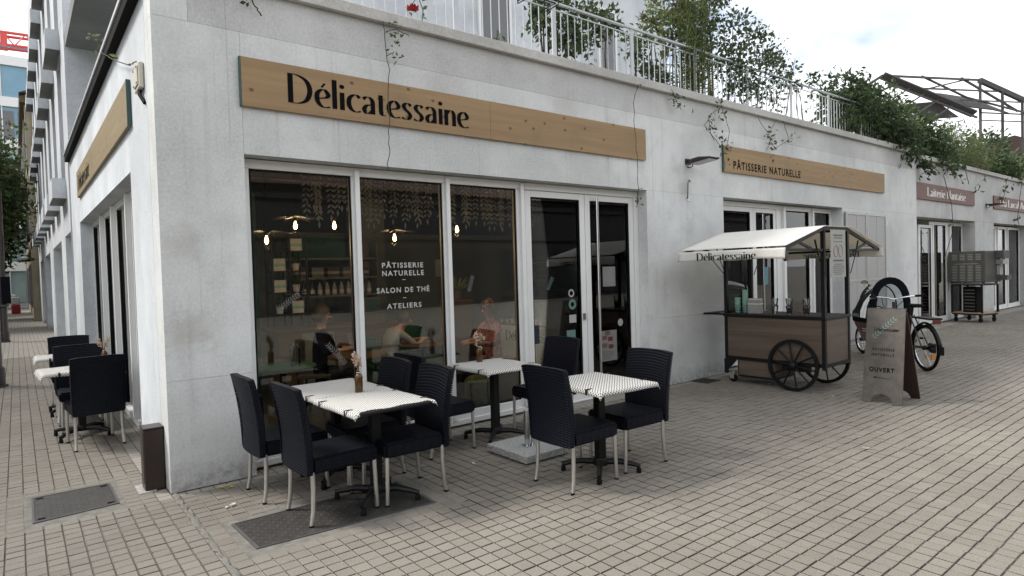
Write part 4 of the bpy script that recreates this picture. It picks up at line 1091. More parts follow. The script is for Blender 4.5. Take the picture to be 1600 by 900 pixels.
# roof frame and canvas: flat ridge, two slopes, hanging valances
ex0, ex1, ze, zr = 5.985, 8.655, 1.812, 2.085
rf = MB()
for y in (ya+.022, yb-.022):
    rf.bar((xa+.01,y,zr-.01),(xb-.01,y,zr-.01),.036,.045); rf.bar((xa+.02,y,zr-.012),(ex0+.02,y,ze),.032,.038); rf.bar((xb-.02,y,zr-.012),(ex1-.02,y,ze),.032,.038)
    rf.bar((ex0+.05,y,ze-.004),(xa,y,ze-.004),.028,.034); rf.bar((xb,y,ze-.004),(ex1-.05,y,ze-.004),.028,.034)
    rf.bar((ex0+.38,y,ze+.095),(xa-.28,y,ze+.01),.024,.03); rf.bar((ex1-.38,y,ze+.095),(xb+.28,y,ze+.01),.024,.03)
for x in (ex0+.03, xa+.02, xb-.02, ex1-.03):
    z = ze if x < 6.5 or x > 8.2 else zr-.02
    rf.bar((x,ya+.04,z),(x,yb-.04,z),.028,.03)
rf.build('roof_frame', M['black'], ct, world=True)
def slope(xt, xe, name):
    b = MB(); n1, n2 = 10, 16
    for i in range(n1+1):
        for j in range(n2+1):
            u = i/n1; v = j/n2; sag = -.018*math.sin(math.pi*v*3)**2*math.sin(math.pi*u)
            b.v.append((xt+(xe-xt)*u, yb+.025+(ya-.03-yb)*v if False else (yb+.03)+(ya-.03-(yb+.03))*v, zr+.022+(ze+.022-zr)*u+sag))
    for i in range(n1):
        for j in range(n2): q = i*(n2+1)+j; b.f.append((q,q+1,q+n2+2,q+n2+1)); b.m.append(0)
    o = b.build(name, M['canvas'], ct, world=True, smooth=2); q = o.modifiers.new('t','SOLIDIFY'); q.thickness = .003
    return o
slope(xa, ex0, 'canvas_slope'); slope(xb, ex1, 'canvas_slope')
MB().box(xa,xb,ya-.03,yb+.03,zr+.018,zr+.022).build('canvas_ridge', M['canvas'], ct, world=True)
def valance(x, sgn):
    b = MB(); n1, n2 = 4, 40
    for i in range(n1+1):
        for j in range(n2+1):
            u = i/n1; v = j/n2; y = (yb+.03)+(ya-.03-(yb+.03))*v
            b.v.append((x+sgn*(.004+.014*u+.010*u*math.sin(v*31)*math.sin(v*9+1)), y, ze+.024-.122*u-.006*u*math.sin(v*14)))
    for i in range(n1):
        for j in range(n2): q = i*(n2+1)+j; b.f.append((q,q+1,q+n2+2,q+n2+1)); b.m.append(0)
    o = b.build('valance', M['canvas'], ct, world=True, smooth=2); q = o.modifiers.new('t','SOLIDIFY'); q.thickness = .002
    return o
v1 = valance(ex0, -1); v2 = valance(ex1, 1)
script_text('Délicatessaine', (ex0-.028,-.665,1.718), (0,-1,0), (-.03,0,1), .82, .098, M['ink'], v1, th=.006)
script_text('Délicatessaine', (ex1+.028,-1.52,1.718), (0,1,0), (.03,0,1), .82, .098, M['ink'], v2, th=.006)
# the print shows through on the inside of the far valance
script_text('Délicatessaine', (ex1-.010,-1.52,1.718), (0,1,0), (.03,0,1), .82, .098, M['inkgrey'], v2, th=.0)
for y in (ya+.022, yb-.022):
    for (x0, x1) in ((xa-.05, xa-.30), (xb+.05, xb+.30)):
        g_ = MB().tube([(x0*.2+(xa if x0 < 7.3 else xb)*.8,y-.03,1.50),(x1*.45+x0*.55,y-.03,1.74)], .006, 6); g_.tube([(x1*.45+x0*.55,y-.03,1.74),(x1*.8+x0*.2,y-.03,1.93)], .011, 8)
        g_.build('gas_strut', M['black'], ct, world=True)
for x in (ex0+.06,): MB().box(x-.02,x+.03,ya-.012,ya+.02,1.68,1.80).build('strap_buckle', M['brown'], ct, world=True)
MB().tube([(xa-.35,yb-.03,1.76),(xa+.01,yb-.03,1.50)], .006, 6).build('gas_strut', M['black'], ct, world=True)
# price poster hanging at the end
t = thing('price_poster', 'grey paper poster hanging between the end posts of the food cart', 'poster', (7.285,ya-.03,1.46))
pp = MB(); pp.box(-.205,.205,-.0015,.0015,0,.60).build('sheet', M['kraft'], t)
for k, (z, wd, h) in enumerate(((.52,.26,.018),(.49,.22,.012),(.445,.24,.008),(.20,.28,.022),(.16,.22,.008),(.135,.30,.008),(.11,.30,.008),(.085,.26,.008),(.06,.30,.008),(.035,.2,.008))):
    MB().box(-wd/2,wd/2,-.0035,-.0022,z,z+h).build('printed_line', M['inkgrey'], t)
for dx in (-.07,.06): MB().tube([(dx+.055*math.cos(a*.52),-.003,.33+.075*math.sin(a*.52)) for a in range(12)], .005, 4, closed=True).build('drawing', M['inkred'], t)
for dx in (-.15,.15): MB().tube([(dx,0,.598),(dx,.0,.64)], .003, 5).build('cord', M['black'], t)
def cup(label, x, y, r, h, m, z=.973, group='mint cups'):
    t = thing('paper_cup', label, 'cup', (x,y,z), group=group)
    MB().lathe([(r*.72,0),(r,h),(r*.93,h),(r*.66,.006)], 18).build('wall', m, t, smooth=True); MB().lathe([(r*1.05,h-.004),(r*1.05,h+.004),(r*.94,h+.004)], 18).build('rim', m, t, smooth=True)
    return t
for k in range(5): cup(('lower','second','third','fourth','topmost')[k]+' mint paper cup of the taller stack on the cart counter', 7.17, -.60, .040, .10, M['mintcup'], .975+.055*k)
for k in range(3): cup(('lowest','middle','topmost')[k]+' mint paper cup of the shorter stack on the cart counter', 7.14, -.50, .040, .10, M['mintcup'], .975+.055*k)
t = thing('wire_basket', 'small black wire basket around the mint cups', 'basket', (7.155,-.55,.974))
for k in range(4):
    z = .004+.035*k; MB().tube([(-.062,-.11,z),(.062,-.11,z),(.062,.11,z),(-.062,.11,z)], .0022, 5, closed=True).build('hoop', M['black'], t)
for k in range(7): y = -.11+.22*k/6; MB().tube([(-.062,y,.11),(-.062,y,.004),(.062,y,.004),(.062,y,.11)], .0018, 5).build('wire', M['black'], t)
t = thing('napkin_box', 'pale card napkin box on the cart counter beside the cups', 'box', (7.15,-.765,.973))
MB().box(-.05,.05,-.085,.085,0,.185).build('carton', M['kraft'], t, bevel=.003); MB().box(-.053,.053,-.088,.088,.125,.140).build('paper_band', M['white'], t); MB().box(-.046,.046,-.08,.08,.186,.205).build('napkins', M['paper'], t)
for y, m, nm in ((-1.02,'inkgrey','leftmost'),(-1.225,'jam','middle'),(-1.455,'jam','rightmost')):
    for k in range(2):
        t = thing('glass_jar', ('lower' if k == 0 else 'upper')+' glass of the '+nm+' pair of stacked glasses on the cart counter', 'glass', (7.2,y,.973+.098*k), group='stacked glasses')
        MB().lathe([(.030,0),(.046,.095),(.049,.112),(.045,.112),(.028,.006)], 20).build('glass', M['clear'], t, smooth=True)
        if not (m == 'inkgrey' and k == 0): MB().lathe([(.026,.008),(.026+.013*(.9 if k == 0 else .35),.09 if k == 0 else .03)], 18).build('filling', M[m], t, smooth=True)

# ---------------------------------------------------------------- pavement A-board
t = thing('pavement_sign', 'grey A-board sign with open arrow standing in front of the cargo bike', 'A-board', (7.1,-2.46,0))
ang = math.atan2(.175, 1.085)
def aboard(x0, x1, mat, name):
    # panel polygon: y width .43, feet with an arch cut-out
    pts = [(-.215,0),(-.205,1.10),(.205,1.10),(.215,0),(.115,0)]
    for k in range(9): a = math.pi*k/8; pts.append((.115*math.cos(a), .005+.10*math.sin(a)))
    pts.append((-.115,0))
    up = Vector((x1-x0,0,1.085)).normalized()
    b = MB().prism(pts, (x0,0,.0), (0,-1,0), up, .018)
    return b.build(name, mat, t, bevel=.002), up
pf, up = aboard(-.185, -.012, M['board'], 'front_panel'); aboard(.36, .012, M['boardback'], 'back_panel')
MB().box(-.02,.03,-.2,.2,1.078,1.092).build('hinge', M['black'], t)
def ab(y, z, side=1): return Vector((-.185,0,0))+up*z+Vector((0,-y,0))
nrm = Vector((0,-1,0)).cross(up)
A_ = lambda txt, y0, z, wd, h, m, bold=0: sans_text(txt, ab(y0,z)+nrm*.018, (0,-1,0), up, wd, h, m, t, world=False, bold=bold)
script_text('Délicatessaine', ab(-.115,.835)+nrm*.018, (0,-1,0), up, .265, .042, M['ink'], t, world=False)
A_('PÂTISSERIE', -.125, .605, .235, .032, M['ink'], .01); A_('NATURELLE', -.13, .545, .24, .032, M['ink'], .01)
sans_text('OUVERT', ab(-.150,.360)+nrm*.0195, (0,-1,0), up, .27, .052, M['ink'], t, world=False, bold=.03)
p0 = ab(-.105,.295)+nrm*.0205; p1 = ab(.085,.285)+nrm*.0205; dv = (p1-p0).normalized()
b = MB().add([p0+dv*.02-up*.002, p1-up*.002, p1+up*.002, p0+dv*.02+up*.002, p0, p0+dv*.034+up*.012, p0+dv*.034-up*.012], [(0,1,2,3)]); b.f.append((4,6,5)); b.m.append(0)
b.build('arrow', M['ink'], t)
for k in range(9):  # mint sprig behind the name
    a = -.125+.026*k; z = .755+.027*k
    f = MB()
    for s_ in (-1,1):
        q = ab(a,z)+nrm*.0186; d = (Vector((0,-1,0))*(.4-.5*s_)+up*(.6+.5*s_)).normalized(); f.leaf(q, d, nrm, .042, .012, 0)
    f.build('painted_leaf', M['mintpaint'], t)

# ---------------------------------------------------------------- cargo bike (heads up-left, seen from behind)
bk = thing('cargo_bike', 'dark cargo bike with red box and clear rain tent behind the A-board', 'cargo bike', (9.62,-2.03,0), math.atan2(1.5,1.43))
def bike_wheel(x, r, n_sp, w_=.022):
    mt = Matrix.Rotation(R(90), 3, 'X'); c = Vector((x,0,r)); n = 40; vs = []; fs = []
    b = MB().tube([(x+(r-w_)*math.cos(2*math.pi*k/n),0,r+(r-w_)*math.sin(2*math.pi*k/n)) for k in range(n)], w_, 10, closed=True)
    wl = b.build('wheel', M['rubber'], bk, smooth=True)
    MB().tube([(x+(r-2.4*w_)*math.cos(2*math.pi*k/n),0,r+(r-2.4*w_)*math.sin(2*math.pi*k/n)) for k in range(n)], .009, 6, closed=True).build('rim', M['chrome'], wl, smooth=True)
    for k in range(n_sp):
        a = 2*math.pi*k/n_sp; d = Vector((math.cos(a),0,math.sin(a)))
        MB().tube([c+d*.02+Vector((0,.025*(-1)**k,0)), c+d*(r-2.4*w_)], .0022, 4).build('spoke', M['chrome'], wl)
    MB().lathe([(.03,-.04),(.04,0),(.03,.04)], 14, c, mt).build('hub', M['black'], wl, smooth=True)
    return wl
rw = bike_wheel(0, .345, 18); bike_wheel(2.0, .255, 14)
MB().tube([(.37*math.cos(a),0,.345+.37*math.sin(a)) for a in [R(-8+9*k) for k in range(20)]][::-1], .012, 6).build('stay', M['black'], bk)
b = MB(); vs = []; fs = []
for k in range(19):
    a = R(10*k-5)+R(20) if False else R(5+9.5*k); 
    for yy, dr in ((-.032,-.012),(0,.010),(.032,-.012)): vs.append((-(.372+dr)*math.cos(a), yy, .345+(.372+dr)*math.sin(a)))
for k in range(18):
    for q in range(2): fs.append((3*k+q, 3*k+q+1, 3*k+q+4, 3*k+q+3))
b.add(vs, fs); o = b.build('mudguard', M['black'], bk, smooth=2); q = o.modifiers.new('t','SOLIDIFY'); q.thickness = .003
MB().box(-.40,-.365,-.035,.035,.28,.40).build('mud_flap', M['rubber'], bk, bevel=.004)
MB().box(-.15,-.02,-.07,-.02,.28,.42).build('motor_case', M['black'], bk, bevel=.01)
b = MB(); b.tube([(0,0.05,.345),(.52,0.02,.32)], .014, 8); b.tube([(0,-.05,.345),(.52,-.02,.32)], .014, 8); b.tube([(0,.05,.345),(.36,.03,.80)], .011, 8); b.tube([(0,-.05,.345),(.36,-.03,.80)], .011, 8)
b.tube([(.50,0,.30),(.34,0,.93)], .019, 10); b.tube([(.5,0,.32),(.85,0,.34),(1.0,0,.26),(1.75,0,.26),(1.86,0,.5)], .026, 10); b.tube([(.40,0,.72),(.86,0,.66)], .02, 10); b.tube([(.82,0,.30),(.90,0,.98)], .022, 10)
b.build('frame', M['brown'], bk, smooth=True)
MB().lathe([(.09,-.012),(.1,0),(.09,.012)], 24, (.5,-.06,.31), Matrix.Rotation(R(90),3,'X')).build('chainring', M['black'], bk)
for s_ in (-1,1):
    c = MB().tube([(.5,s_*.09,.31),(.5+.1*s_,s_*.1,.31-.13*s_)], .011, 6).build('crank', M['chrome'], bk); MB().box(.46+.1*s_,.54+.1*s_,s_*.11,s_*.2,.30-.13*s_,.325-.13*s_).build('pedal', M['rubber'], c)
MB().prism([(-.14,-.07),(-.05,-.085),(.12,-.02),(.14,0),(.12,.02),(-.05,.085),(-.14,.07)], (.30,0,.93), (1,0,0), (0,1,0), .05).build('saddle', M['rubber'], bk, bevel=.012)
MB().tube([(.93,.36,1.03),(.86,.30,1.07),(.88,.12,1.05),(.905,0,1.02),(.88,-.12,1.05),(.86,-.30,1.07),(.80,-.40,1.08)], .013, 8).build('handlebar', M['chrome'], bk, smooth=True)
for s_ in (-1,1): MB().tube([(.84,s_*.30,1.072),(.77,s_*.42,1.08)], .019, 8).build('grip', M['rubber'], bk); MB().tube([(.86,s_*.25,1.06),(.95,s_*.34,1.03)], .006, 6).build('brake_lever', M['chrome'], bk)
MB().tube([(.87,.2,1.06),(.98,.12,.92),(.95,.02,.78)], .005, 5).build('cable', M['rubber'], bk); MB().tube([(.87,-.2,1.06),(.99,-.1,.90),(.95,-.02,.76)], .005, 5).build('cable', M['rubber'], bk)
MB().tube([(.86,.30,1.08),(.92,.42,1.25)], .005, 5).build('mirror_stem', M['black'], bk); MB().lathe([(.055,0),(.06,.008),(.02,.012)], 16, (.92,.44,1.29), Matrix.Rotation(R(-90),3,'Y')).build('mirror', M['chrome'], bk)
MB().box(-.27,.20,-.09,.09,.775,.80).build('rear_rack', M['black'], bk); MB().box(-.30,-.27,-.05,.05,.72,.78).build('tail_lamp', M['wine'], bk)
MB().box(.02,.05,-.024,-.018,.17,.23).build('spoke_reflector', M['orange'], bk); MB().box(-.20,-.16,-.02,.02,.19,.27).build('reflector', M['orange'], rw)
# box: boat shaped tub
def loft(rings):
    b = MB(); n = len(rings[0])
    for r_ in rings: b.v += [tuple(p) for p in r_]
    for i in range(len(rings)-1):
        for j in range(n): b.f.append((i*n+j, i*n+(j+1) % n, (i+1)*n+(j+1) % n, (i+1)*n+j)); b.m.append(0)
    b.f.append(tuple(reversed(range(n)))); b.m.append(0); b.f.append(tuple((len(rings)-1)*n+j for j in range(n))); b.m.append(0); return b
ring = lambda x0,x1,hw,z: [(x0,-hw,z),(x1-.12,-hw,z),(x1,-hw*.6,z),(x1,hw*.6,z),(x1-.12,hw,z),(x0,hw,z)]
loft([ring(1.02,1.62,.22,.29), ring(.98,1.76,.30,.62)]).build('cargo_box', M['wine'], bk)
loft([ring(.975,1.78,.308,.621), ring(.97,1.79,.315,.70)]).build('box_band', M['fabric'], bk)
for z_, l_ in ((.515,.17),(.475,.14)): MB().bar((1.36,.285+(z_-.5)*.24,z_),(1.36-l_,.285+(z_-.5)*.24,z_),.004,.014).build('worn_print', M['paper'], bk)
# rain tent
arch = lambda x, hw, zt, k: [(x, -hw*math.cos(math.pi*i/k), .70+(zt-.70)*(math.sin(math.pi*i/k))**.55) for i in range(k+1)]
a0 = arch(1.0,.315,1.38,14); a1 = [(x+.42+.0*i,y*.97,.70+(z-.70)*.82) for i,(x,y,z) in enumerate(a0)]; a2 = [(1.72,y*.9,.70+(z-.70)*.25) for (x,y,z) in a0]
b = MB(); b.v = a0+a1+a2; k = 15
for r_ in range(2):
    for i in range(14): b.f.append((r_*k+i, r_*k+i+1, (r_+1)*k+i+1, (r_+1)*k+i)); b.m.append(0)
b.build('rain_tent', M['film'], bk, smooth=2)
ai = arch(.985,.315,1.38,14); aj = arch(.985,.225,1.27,14); aj = [(x,y,max(z,.70)) for x,y,z in aj]
b = MB(); b.v = ai+aj
for i in range(14): b.f.append((i,i+1,k+i+1,k+i)); b.m.append(0)
o = b.build('tent_arch', M['fabric'], bk); q = o.modifiers.new('t','SOLIDIFY'); q.thickness = .05
MB().box(.955,1.0,-.30,.30,.70,.83).build('tent_rear_panel', M['fabric'], bk)
MB().tube(a1, .012, 6).build('tent_hoop', M['black'], bk); MB().tube(a2, .010, 6).build('tent_hoop', M['black'], bk)

# ---------------------------------------------------------------- folded perforated shutter beside the second shop window
t = thing('folding_shutter', 'grey perforated metal shutter leaves folded flat against the wall', 'shutter', (12.58,0,.12))
for x0, x1 in ((11.66,12.58),(12.60,13.54)):
    f = MB()
    f.box(x0,x0+.045,-.055,-.02,.12,2.62); f.box(x1-.045,x1,-.055,-.02,.12,2.62); f.box(x0+.045,x1-.045,-.054,-.02,2.575,2.62); f.box(x0+.045,x1-.045,-.054,-.02,.12,.165); f.box(x0+.045,x1-.045,-.054,-.02,1.26,1.30)
    lf = f.build('leaf_frame', M['slot'], t, world=True)
    for z0, z1 in ((.165,1.26),(1.30,2.575)):
        MB().box(x0+.045,(x0+x1)/2-.005,-.044,-.036,z0,z1).build('perforated_sheet', M['mesh'], lf, world=True); MB().box((x0+x1)/2+.005,x1-.045,-.044,-.036,z0,z1).build('perforated_sheet', M['mesh'], lf, world=True)
for z in (.4,1.2,1.32,2.4): MB().lathe([(.02,0),(.02,.10)], 8, (13.55,-.05,z)).build('hinge', M['white'], t, world=True)
MB().box(12.57,12.61,-.075,-.056,1.05,1.2).build('bolt', M['black'], t, world=True)

# ---------------------------------------------------------------- trolley with louvred drinks machine
tr = thing('trolley', 'black tubular trolley with plywood tray in front of the third shop', 'trolley', (18.66,-.22,0), R(-15))
W2, D2 = .36, .33     # half size in y (towards street side) and x
for x in (-D2, D2):
    for y in (-W2, W2): MB().box(x-.02,x+.02,y-.02,y+.02,.22,.98).build('upright', M['black'], tr)
b = MB()
for z in (.19,.95):
    for x in (-D2, D2): b.box(x-.018,x+.018,-W2+.02,W2-.02,z,z+.036)
    for y in (-W2, W2): b.box(-D2+.02,D2-.02,y-.018,y+.018,z,z+.036)
b.build('frame', M['black'], tr)
MB().box(-D2-.03,D2+.03,-W2-.03,W2+.03,.227,.248).build('tray', M['plyfloor'], tr); MB().box(-D2-.02,D2+.02,-W2-.02,W2+.02,.987,1.0).build('top_shelf', M['slot'], tr)
for x in (-D2+.05, D2-.05):
    for y in (-W2+.06, W2-.06):
        c = MB().box(x-.03,x+.03,y-.03,y+.03,.13,.185).build('caster', M['black'], tr); MB().lathe([(.06,-.02),(.065,0),(.06,.02)], 16, (x,y,.066), Matrix.Rotation(R(90),3,'X')).build('tyre', M['rubber'], c)
t = thing('black_crate', 'black ribbed crate standing upright on the trolley tray', 'crate', (18.6,-.20,.249), R(-15))
MB().box(-.14,.14,-.17,.17,0,.66).build('shell', M['rubber'], t, bevel=.01)
for k in range(7): MB().box(-.150,-.141,-.12,.12,.05+.085*k,.08+.085*k).build('rib', M['machine'], t)
t = thing('drinks_machine', 'dark louvred steel drinks machine on top of the trolley', 'drinks machine', (18.66,-.22,1.001), R(-15))
MB().box(-.36,.30,-.46,.44,.03,.83).build('casing', M['machine'], t, bevel=.012)
for c in range(4):
    for r_ in range(17):
        if 10 <= r_ <= 12: continue
        y = -.30+.19*c; z = .075+.041*r_; MB().box(-.367,-.3605,y-.06,y+.06,z,z+.016).build('louvre', M['slot'], t)
MB().box(.1,.30,-.70,-.461,.08,.2).build('drip_tray', M['machine'], t); MB().box(.05,.30,-.66,-.461,.62,.83).build('head', M['machine'], t, bevel=.01); MB().box(.06,.28,-.64,-.461,.48,.60).build('dispenser', M['legm'], t, bevel=.01)
MB().box(.12,.26,-.53,-.461,.22,.46).build('panel', M['kraft'], t); MB().box(-.367,-.361,-.3,.28,.50,.515).build('logo_plate', M['slot'], t)
for x in (-.3,.24):
    for y in (-.38,.38): MB().lathe([(.03,0),(.03,.03)], 10, (x,y,.0)).build('foot', M['rubber'], t)

# ---------------------------------------------------------------- small litter
for k, (x, y) in enumerate(((.36,-.16),(.28,-.62),(7.15,-.95),(6.9,-1.9),(2.15,-1.05),(6.6,-2.2),(4.9,-3.1))):
    t = thing('fallen_leaf', ('yellow leaf near the foot of the corner wall','pale crumpled scrap by the mortar seam','white petal between drain grate and cart','small pale scrap left of the A-board','white scrap beside the granite parasol base','pale crumb on the paving left of the cart wheel','pale crumb on the open paving before the viewer')[k], 'leaf' if k == 0 else 'litter', (x,y,.003))
    f = MB()
    for q in range(3): f.leaf((rnd.gauss(0,.008),rnd.gauss(0,.008),.002+.002*q), (rnd.gauss(0,1),rnd.gauss(0,1),.15), (0,0,1), .05 if k < 2 else .03, .03 if k < 2 else .018)
    f.build('blade', simple('yellow_leaf', (.5,.38,.06)) if k == 0 else M['paper'], t)

# ---------------------------------------------------------------- inside the corner shop
def inner(nm, m, *a): return MB().box(*a).build(nm, m, bld)
inner('interior_floor', M['infloor'], .31,7.5,.31,5.2,-.02,.012); inner('interior_ceiling', M['navy'], .31,15.3,.31,5.2,2.90,2.94)
inner('back_wall', M['inwall'], .31,7.5,5.0,5.2,.013,2.42); inner('back_wall_band', M['navy'], .31,7.5,4.99,5.2,2.423,2.898)
inner('partition', M['inwall'], 7.42,7.6,.31,4.98,.013,2.898); inner('side_wall_inside', M['teal'], .31,.33,5.3,8.9,.0,2.9)
inner('teal_wall', M['teal'], .9,1.86,3.9,4.0,.013,2.898); inner('interior_column', M['inwall'], 3.55,4.05,4.2,4.6,.013,2.898)
inner('interior_floor', M['infloor'], 7.61,15.3,.31,5.2,-.02,.012); inner('back_wall', M['inwall'], 7.61,15.3,4.6,4.8,.013,2.898); inner('partition', M['inwall'], 15.3,15.385,.31,4.6,.013,2.898)
# pendant lamps
def pendant(x, y, z, label, petals):
    t = thing('pendant_lamp', label, 'pendant lamp', (x,y,2.895), group='pendant lamps inside the shop'); d = z-2.895
    MB().tube([(0,0,0),(0,0,d+.10)], .005, 6).build('cable', M['rubber'], t); MB().lathe([(.022,d+.10),(.022,d+.05),(.016,d+.045)], 10).build('lamp_holder', M['black'], t)
    MB().lathe([(.008,d+.045),(.014,d+.02),(.021,d-.005),(.019,d-.026),(.006,d-.042)], 12).build('bulb', BULB, t, smooth=True)
    pl_ = bpy.data.lights.new('bulb_light','POINT'); pl_.energy = 14 if x > 3.5 else 4; pl_.color = (1,.66,.34); pl_.shadow_soft_size = .03
    po_ = bpy.data.objects.new('bulb_light', pl_); COL.objects.link(po_); po_.parent = t; po_.location = (0,0,d-.075)
    for k in range(petals):
        a = 2*math.pi*k/petals; dd = Vector((math.cos(a), math.sin(a), 0)); sdv = Vector((-dd.y, dd.x, 0)); c = Vector((0,0,d+.085))
        b = MB().add([c+dd*.03-sdv*.015, c+dd*.12-sdv*.045+Vector((0,0,.012)), c+dd*.27+Vector((0,0,-.035 if k%2 else -.01)), c+dd*.12+sdv*.045+Vector((0,0,.012)), c+dd*.03+sdv*.015], [(0,1,2,3,4)])
        o = b.build('petal', M['black'], t); q = o.modifiers.new('t','SOLIDIFY'); q.thickness = .004
    return t
BULB = simple('lit_filament_bulb', (1,.60,.22), .4, c2=(1,.5,.14), emit=14)
pendant(1.2,1.3,2.06,'lit pendant lamp with dark petal shade lowest at the left edge of the first window',7)
pendant(1.51,1.3,2.22,'lit pendant lamp with wide petal shade in the first window',11)
pendant(1.95,1.3,2.23,'bare lit bulb hanging at the right of the first window',0)
pendant(2.70,1.3,2.10,'lit pendant lamp with spiky petal shade in the second window',11)
pendant(3.60,1.3,2.22,'bare lit bulb hanging at the left edge of the third window',0)
# garland of cut paper leaves
gl_ = thing('leaf_garland', 'wide curtain of white paper leaf strands hanging from the shop ceiling', 'garland', (3.3,1.0,2.89))
MB().tube([(-1.85,0,0),(1.95,0,0)], .008, 6).build('rod', M['inwood'], gl_)
for k in range(58):
    x = -1.80+.064*k; ln = rnd.uniform(.45,.66) if k < 50 else rnd.uniform(.30,.45); f = MB(); yy = rnd.uniform(-.12,.12); n_ = int(ln/.055)
    for i in range(n_):
        z = -.03-.055*i
        for s_ in (-1,1): f.leaf((x,yy,z), (s_*.75+rnd.gauss(0,.15),rnd.gauss(0,.25),-.75), (0,-1,0), .068, .026, .1)
    f.leaf((x,yy,-.03-.055*n_), (0,0,-1), (0,-1,0), .08, .03, .1)
    f.build('strand', M['paperleaf'], gl_)
t = thing('wooden_rail', 'pale wooden rail under the ceiling behind the first window', 'rail', (1.45,.7,2.60)); MB().tube([(-.7,0,.02),(.6,0,.02)], .018, 8).build('pole', M['inwood'], t); MB().tube([(0,0,.035),(0,0,.29)], .004, 5).build('cord', M['black'], t)
# shelving, wall board, bottles
t = thing('shelf_unit', 'black metal shelf with potted plants and small goods at the left inside the shop', 'shelf', (2.12,3.45,.02))
for x in (-.24,.0,.24):
    for y in (-.14,.14): MB().box(x-.012,x+.012,y-.012,y+.012,0,2.24).build('upright', M['black'], t)
for z in (.4,.8,1.12,1.42,1.72,2.0): MB().box(-.228,.228,-.15,.15,z,z+.016).build('shelf_board', M['black'], t)
for k, (x, z) in enumerate(((-.12,1.436),(.12,1.436),(-.12,1.736),(.12,1.736),(.12,2.016),(-.12,1.136),(.12,1.136))):
    q = thing('plant_pot' if k % 2 else 'goods_box', ('small green plant pot ' if k % 2 else 'pale goods box ')+'on the black shelf, '+('lower','upper','middle')[k % 3]+(' left' if x < 0 else ' right')+' cell', 'pot' if k % 2 else 'box', (2.12+x,3.42,.022+z), group='goods on the black shelf')
    if k % 2:
        MB().lathe([(.04,0),(.055,.1),(.045,.1)], 12).build('pot', M['paper'], q, smooth=True); f = MB()
        for _ in range(40): f.leaf((rnd.gauss(0,.04),rnd.gauss(0,.03),rnd.uniform(.1,.2)), rv(), rv(), .07, .03)
        f.build('leaf_cluster', M['leafm'], q)
    else: MB().box(-.08,.08,-.06,.06,0,.17).build('carton', M['paper'], q); MB().box(-.082,.082,-.062,.062,.06,.10).build('label', M['mintcup'], q)
t = thing('menu_board', 'dark green menu board on the rear wall inside the first window', 'board', (2.85,4.15,1.93)); MB().box(-.38,.45,-.03,.03,0,.36).build('panel', M['teal'], t); sans_text('CŒUR', (-.14,-.03,.23), XR, ZR, .26, .07, M['ink'], t, world=False)
t = thing('wall_shelves', 'long pale wall shelves with bottles at the back of the shop', 'shelves', (3.0,4.05,1.0))
for z in (.34,.62,.92): MB().box(-.75,.75,-.14,.14,z,z+.03).build('shelf_board', M['inwall'], t)
for x in (-.76,.76): MB().box(x-.015,x+.015,-.14,.14,0,1.2).build('side_board', M['inwall'], t)
for k in range(12):
    q = thing('bottle', ('dark' if k < 4 else 'clear labelled')+' bottle in the row on the middle back shelf, '+('first','second','third','fourth','fifth','sixth','seventh','eighth','ninth','tenth','eleventh','last')[k]+' from the left', 'bottle', (2.33+.118*k,3.98,1.371), group='bottles on the back shelf')
    MB().lathe([(.034,0),(.036,.01),(.036,.13),(.014,.18),(.014,.21)], 12).build('glass', M['bottle'] if k < 4 else M['kraft'], q, smooth=True); MB().lathe([(.0372,.03),(.0372,.09)], 12, cap=False).build('label', M['paper'], q); MB().lathe([(.016,.205),(.016,.225)], 10).build('cap', M['black'], q)
for k in range(5):
    q = thing('goods_box', 'dark jar box on the upper back shelf, '+('first','second','third','fourth','fifth')[k]+' from the left', 'box', (2.5+.25*k,3.98,1.651), group='boxes on the upper back shelf'); MB().box(-.09,.09,-.08,.08,0,.15).build('carton', M['machine'] if k % 2 else M['inwood'], q); MB().box(-.092,.092,-.082,.082,.05,.09).build('label', M['kraft'], q)
t = thing('wood_counter', 'long wooden serving counter across the rear of the first window', 'counter', (2.6,3.0,.013)); MB().box(-.85,.9,-.25,.25,0,.93).build('body', M['inwood'], t); MB().box(-.9,.95,-.3,.3,.933,.97).build('top', M['inwood'], t); MB().box(-.55,-.1,-.262,-.251,.05,.90).build('slatted_panel', M['inwall'], t)
t = thing('till_screen', 'black till with printer standing on the wooden counter', 'till', (3.15,2.95,.985)); MB().box(-.16,.16,-.13,.13,0,.12).build('drawer', M['machine'], t); MB().box(-.13,.13,-.05,.0,.13,.36).build('screen', M['machine'], t); MB().box(-.10,.10,-.06,-.051,.15,.33).build('display', M['teal'], t)
# pastry counter
t = thing('pastry_counter', 'low white pastry counter with dark script lettering behind the glass door', 'counter', (5.95,2.2,.013))
MB().box(-.33,.33,-1.15,1.2,.06,.74).build('front_case', M['white'], t); MB().box(-.36,.36,-1.18,1.23,.742,.775).build('worktop', M['inwood'], t); MB().box(-.30,.30,-1.1,1.15,0,.058).build('plinth', M['black'], t)
script_text('Délicatessaine', (5.62,2.95,.50), (0,-1,0), ZR, 1.22, .17, M['ink'], t)
MB().box(.05,.06,-1.12,1.16,.776,1.10).build('glass_guard', M['clear'], t)
for k in range(14):
    y = 3.1-.145*k; q = thing('pastry', 'golden pastry in the row on the white counter, '+('first','second','third','fourth','fifth','sixth','seventh','eighth','ninth','tenth','eleventh','twelfth','thirteenth','last')[k]+' from the left', 'pastry', (5.78,y,.790), group='pastries on the counter')
    MB().lathe([(.03,0),(.058,.01),(.055,.045),(.02,.065)], 10).build('crust', M['orange'] if False else M['plyfloor'], q, smooth=True); MB().box(-.115,-.111,-.035,.035,0,.055).build('price_card', M['paper'], q)
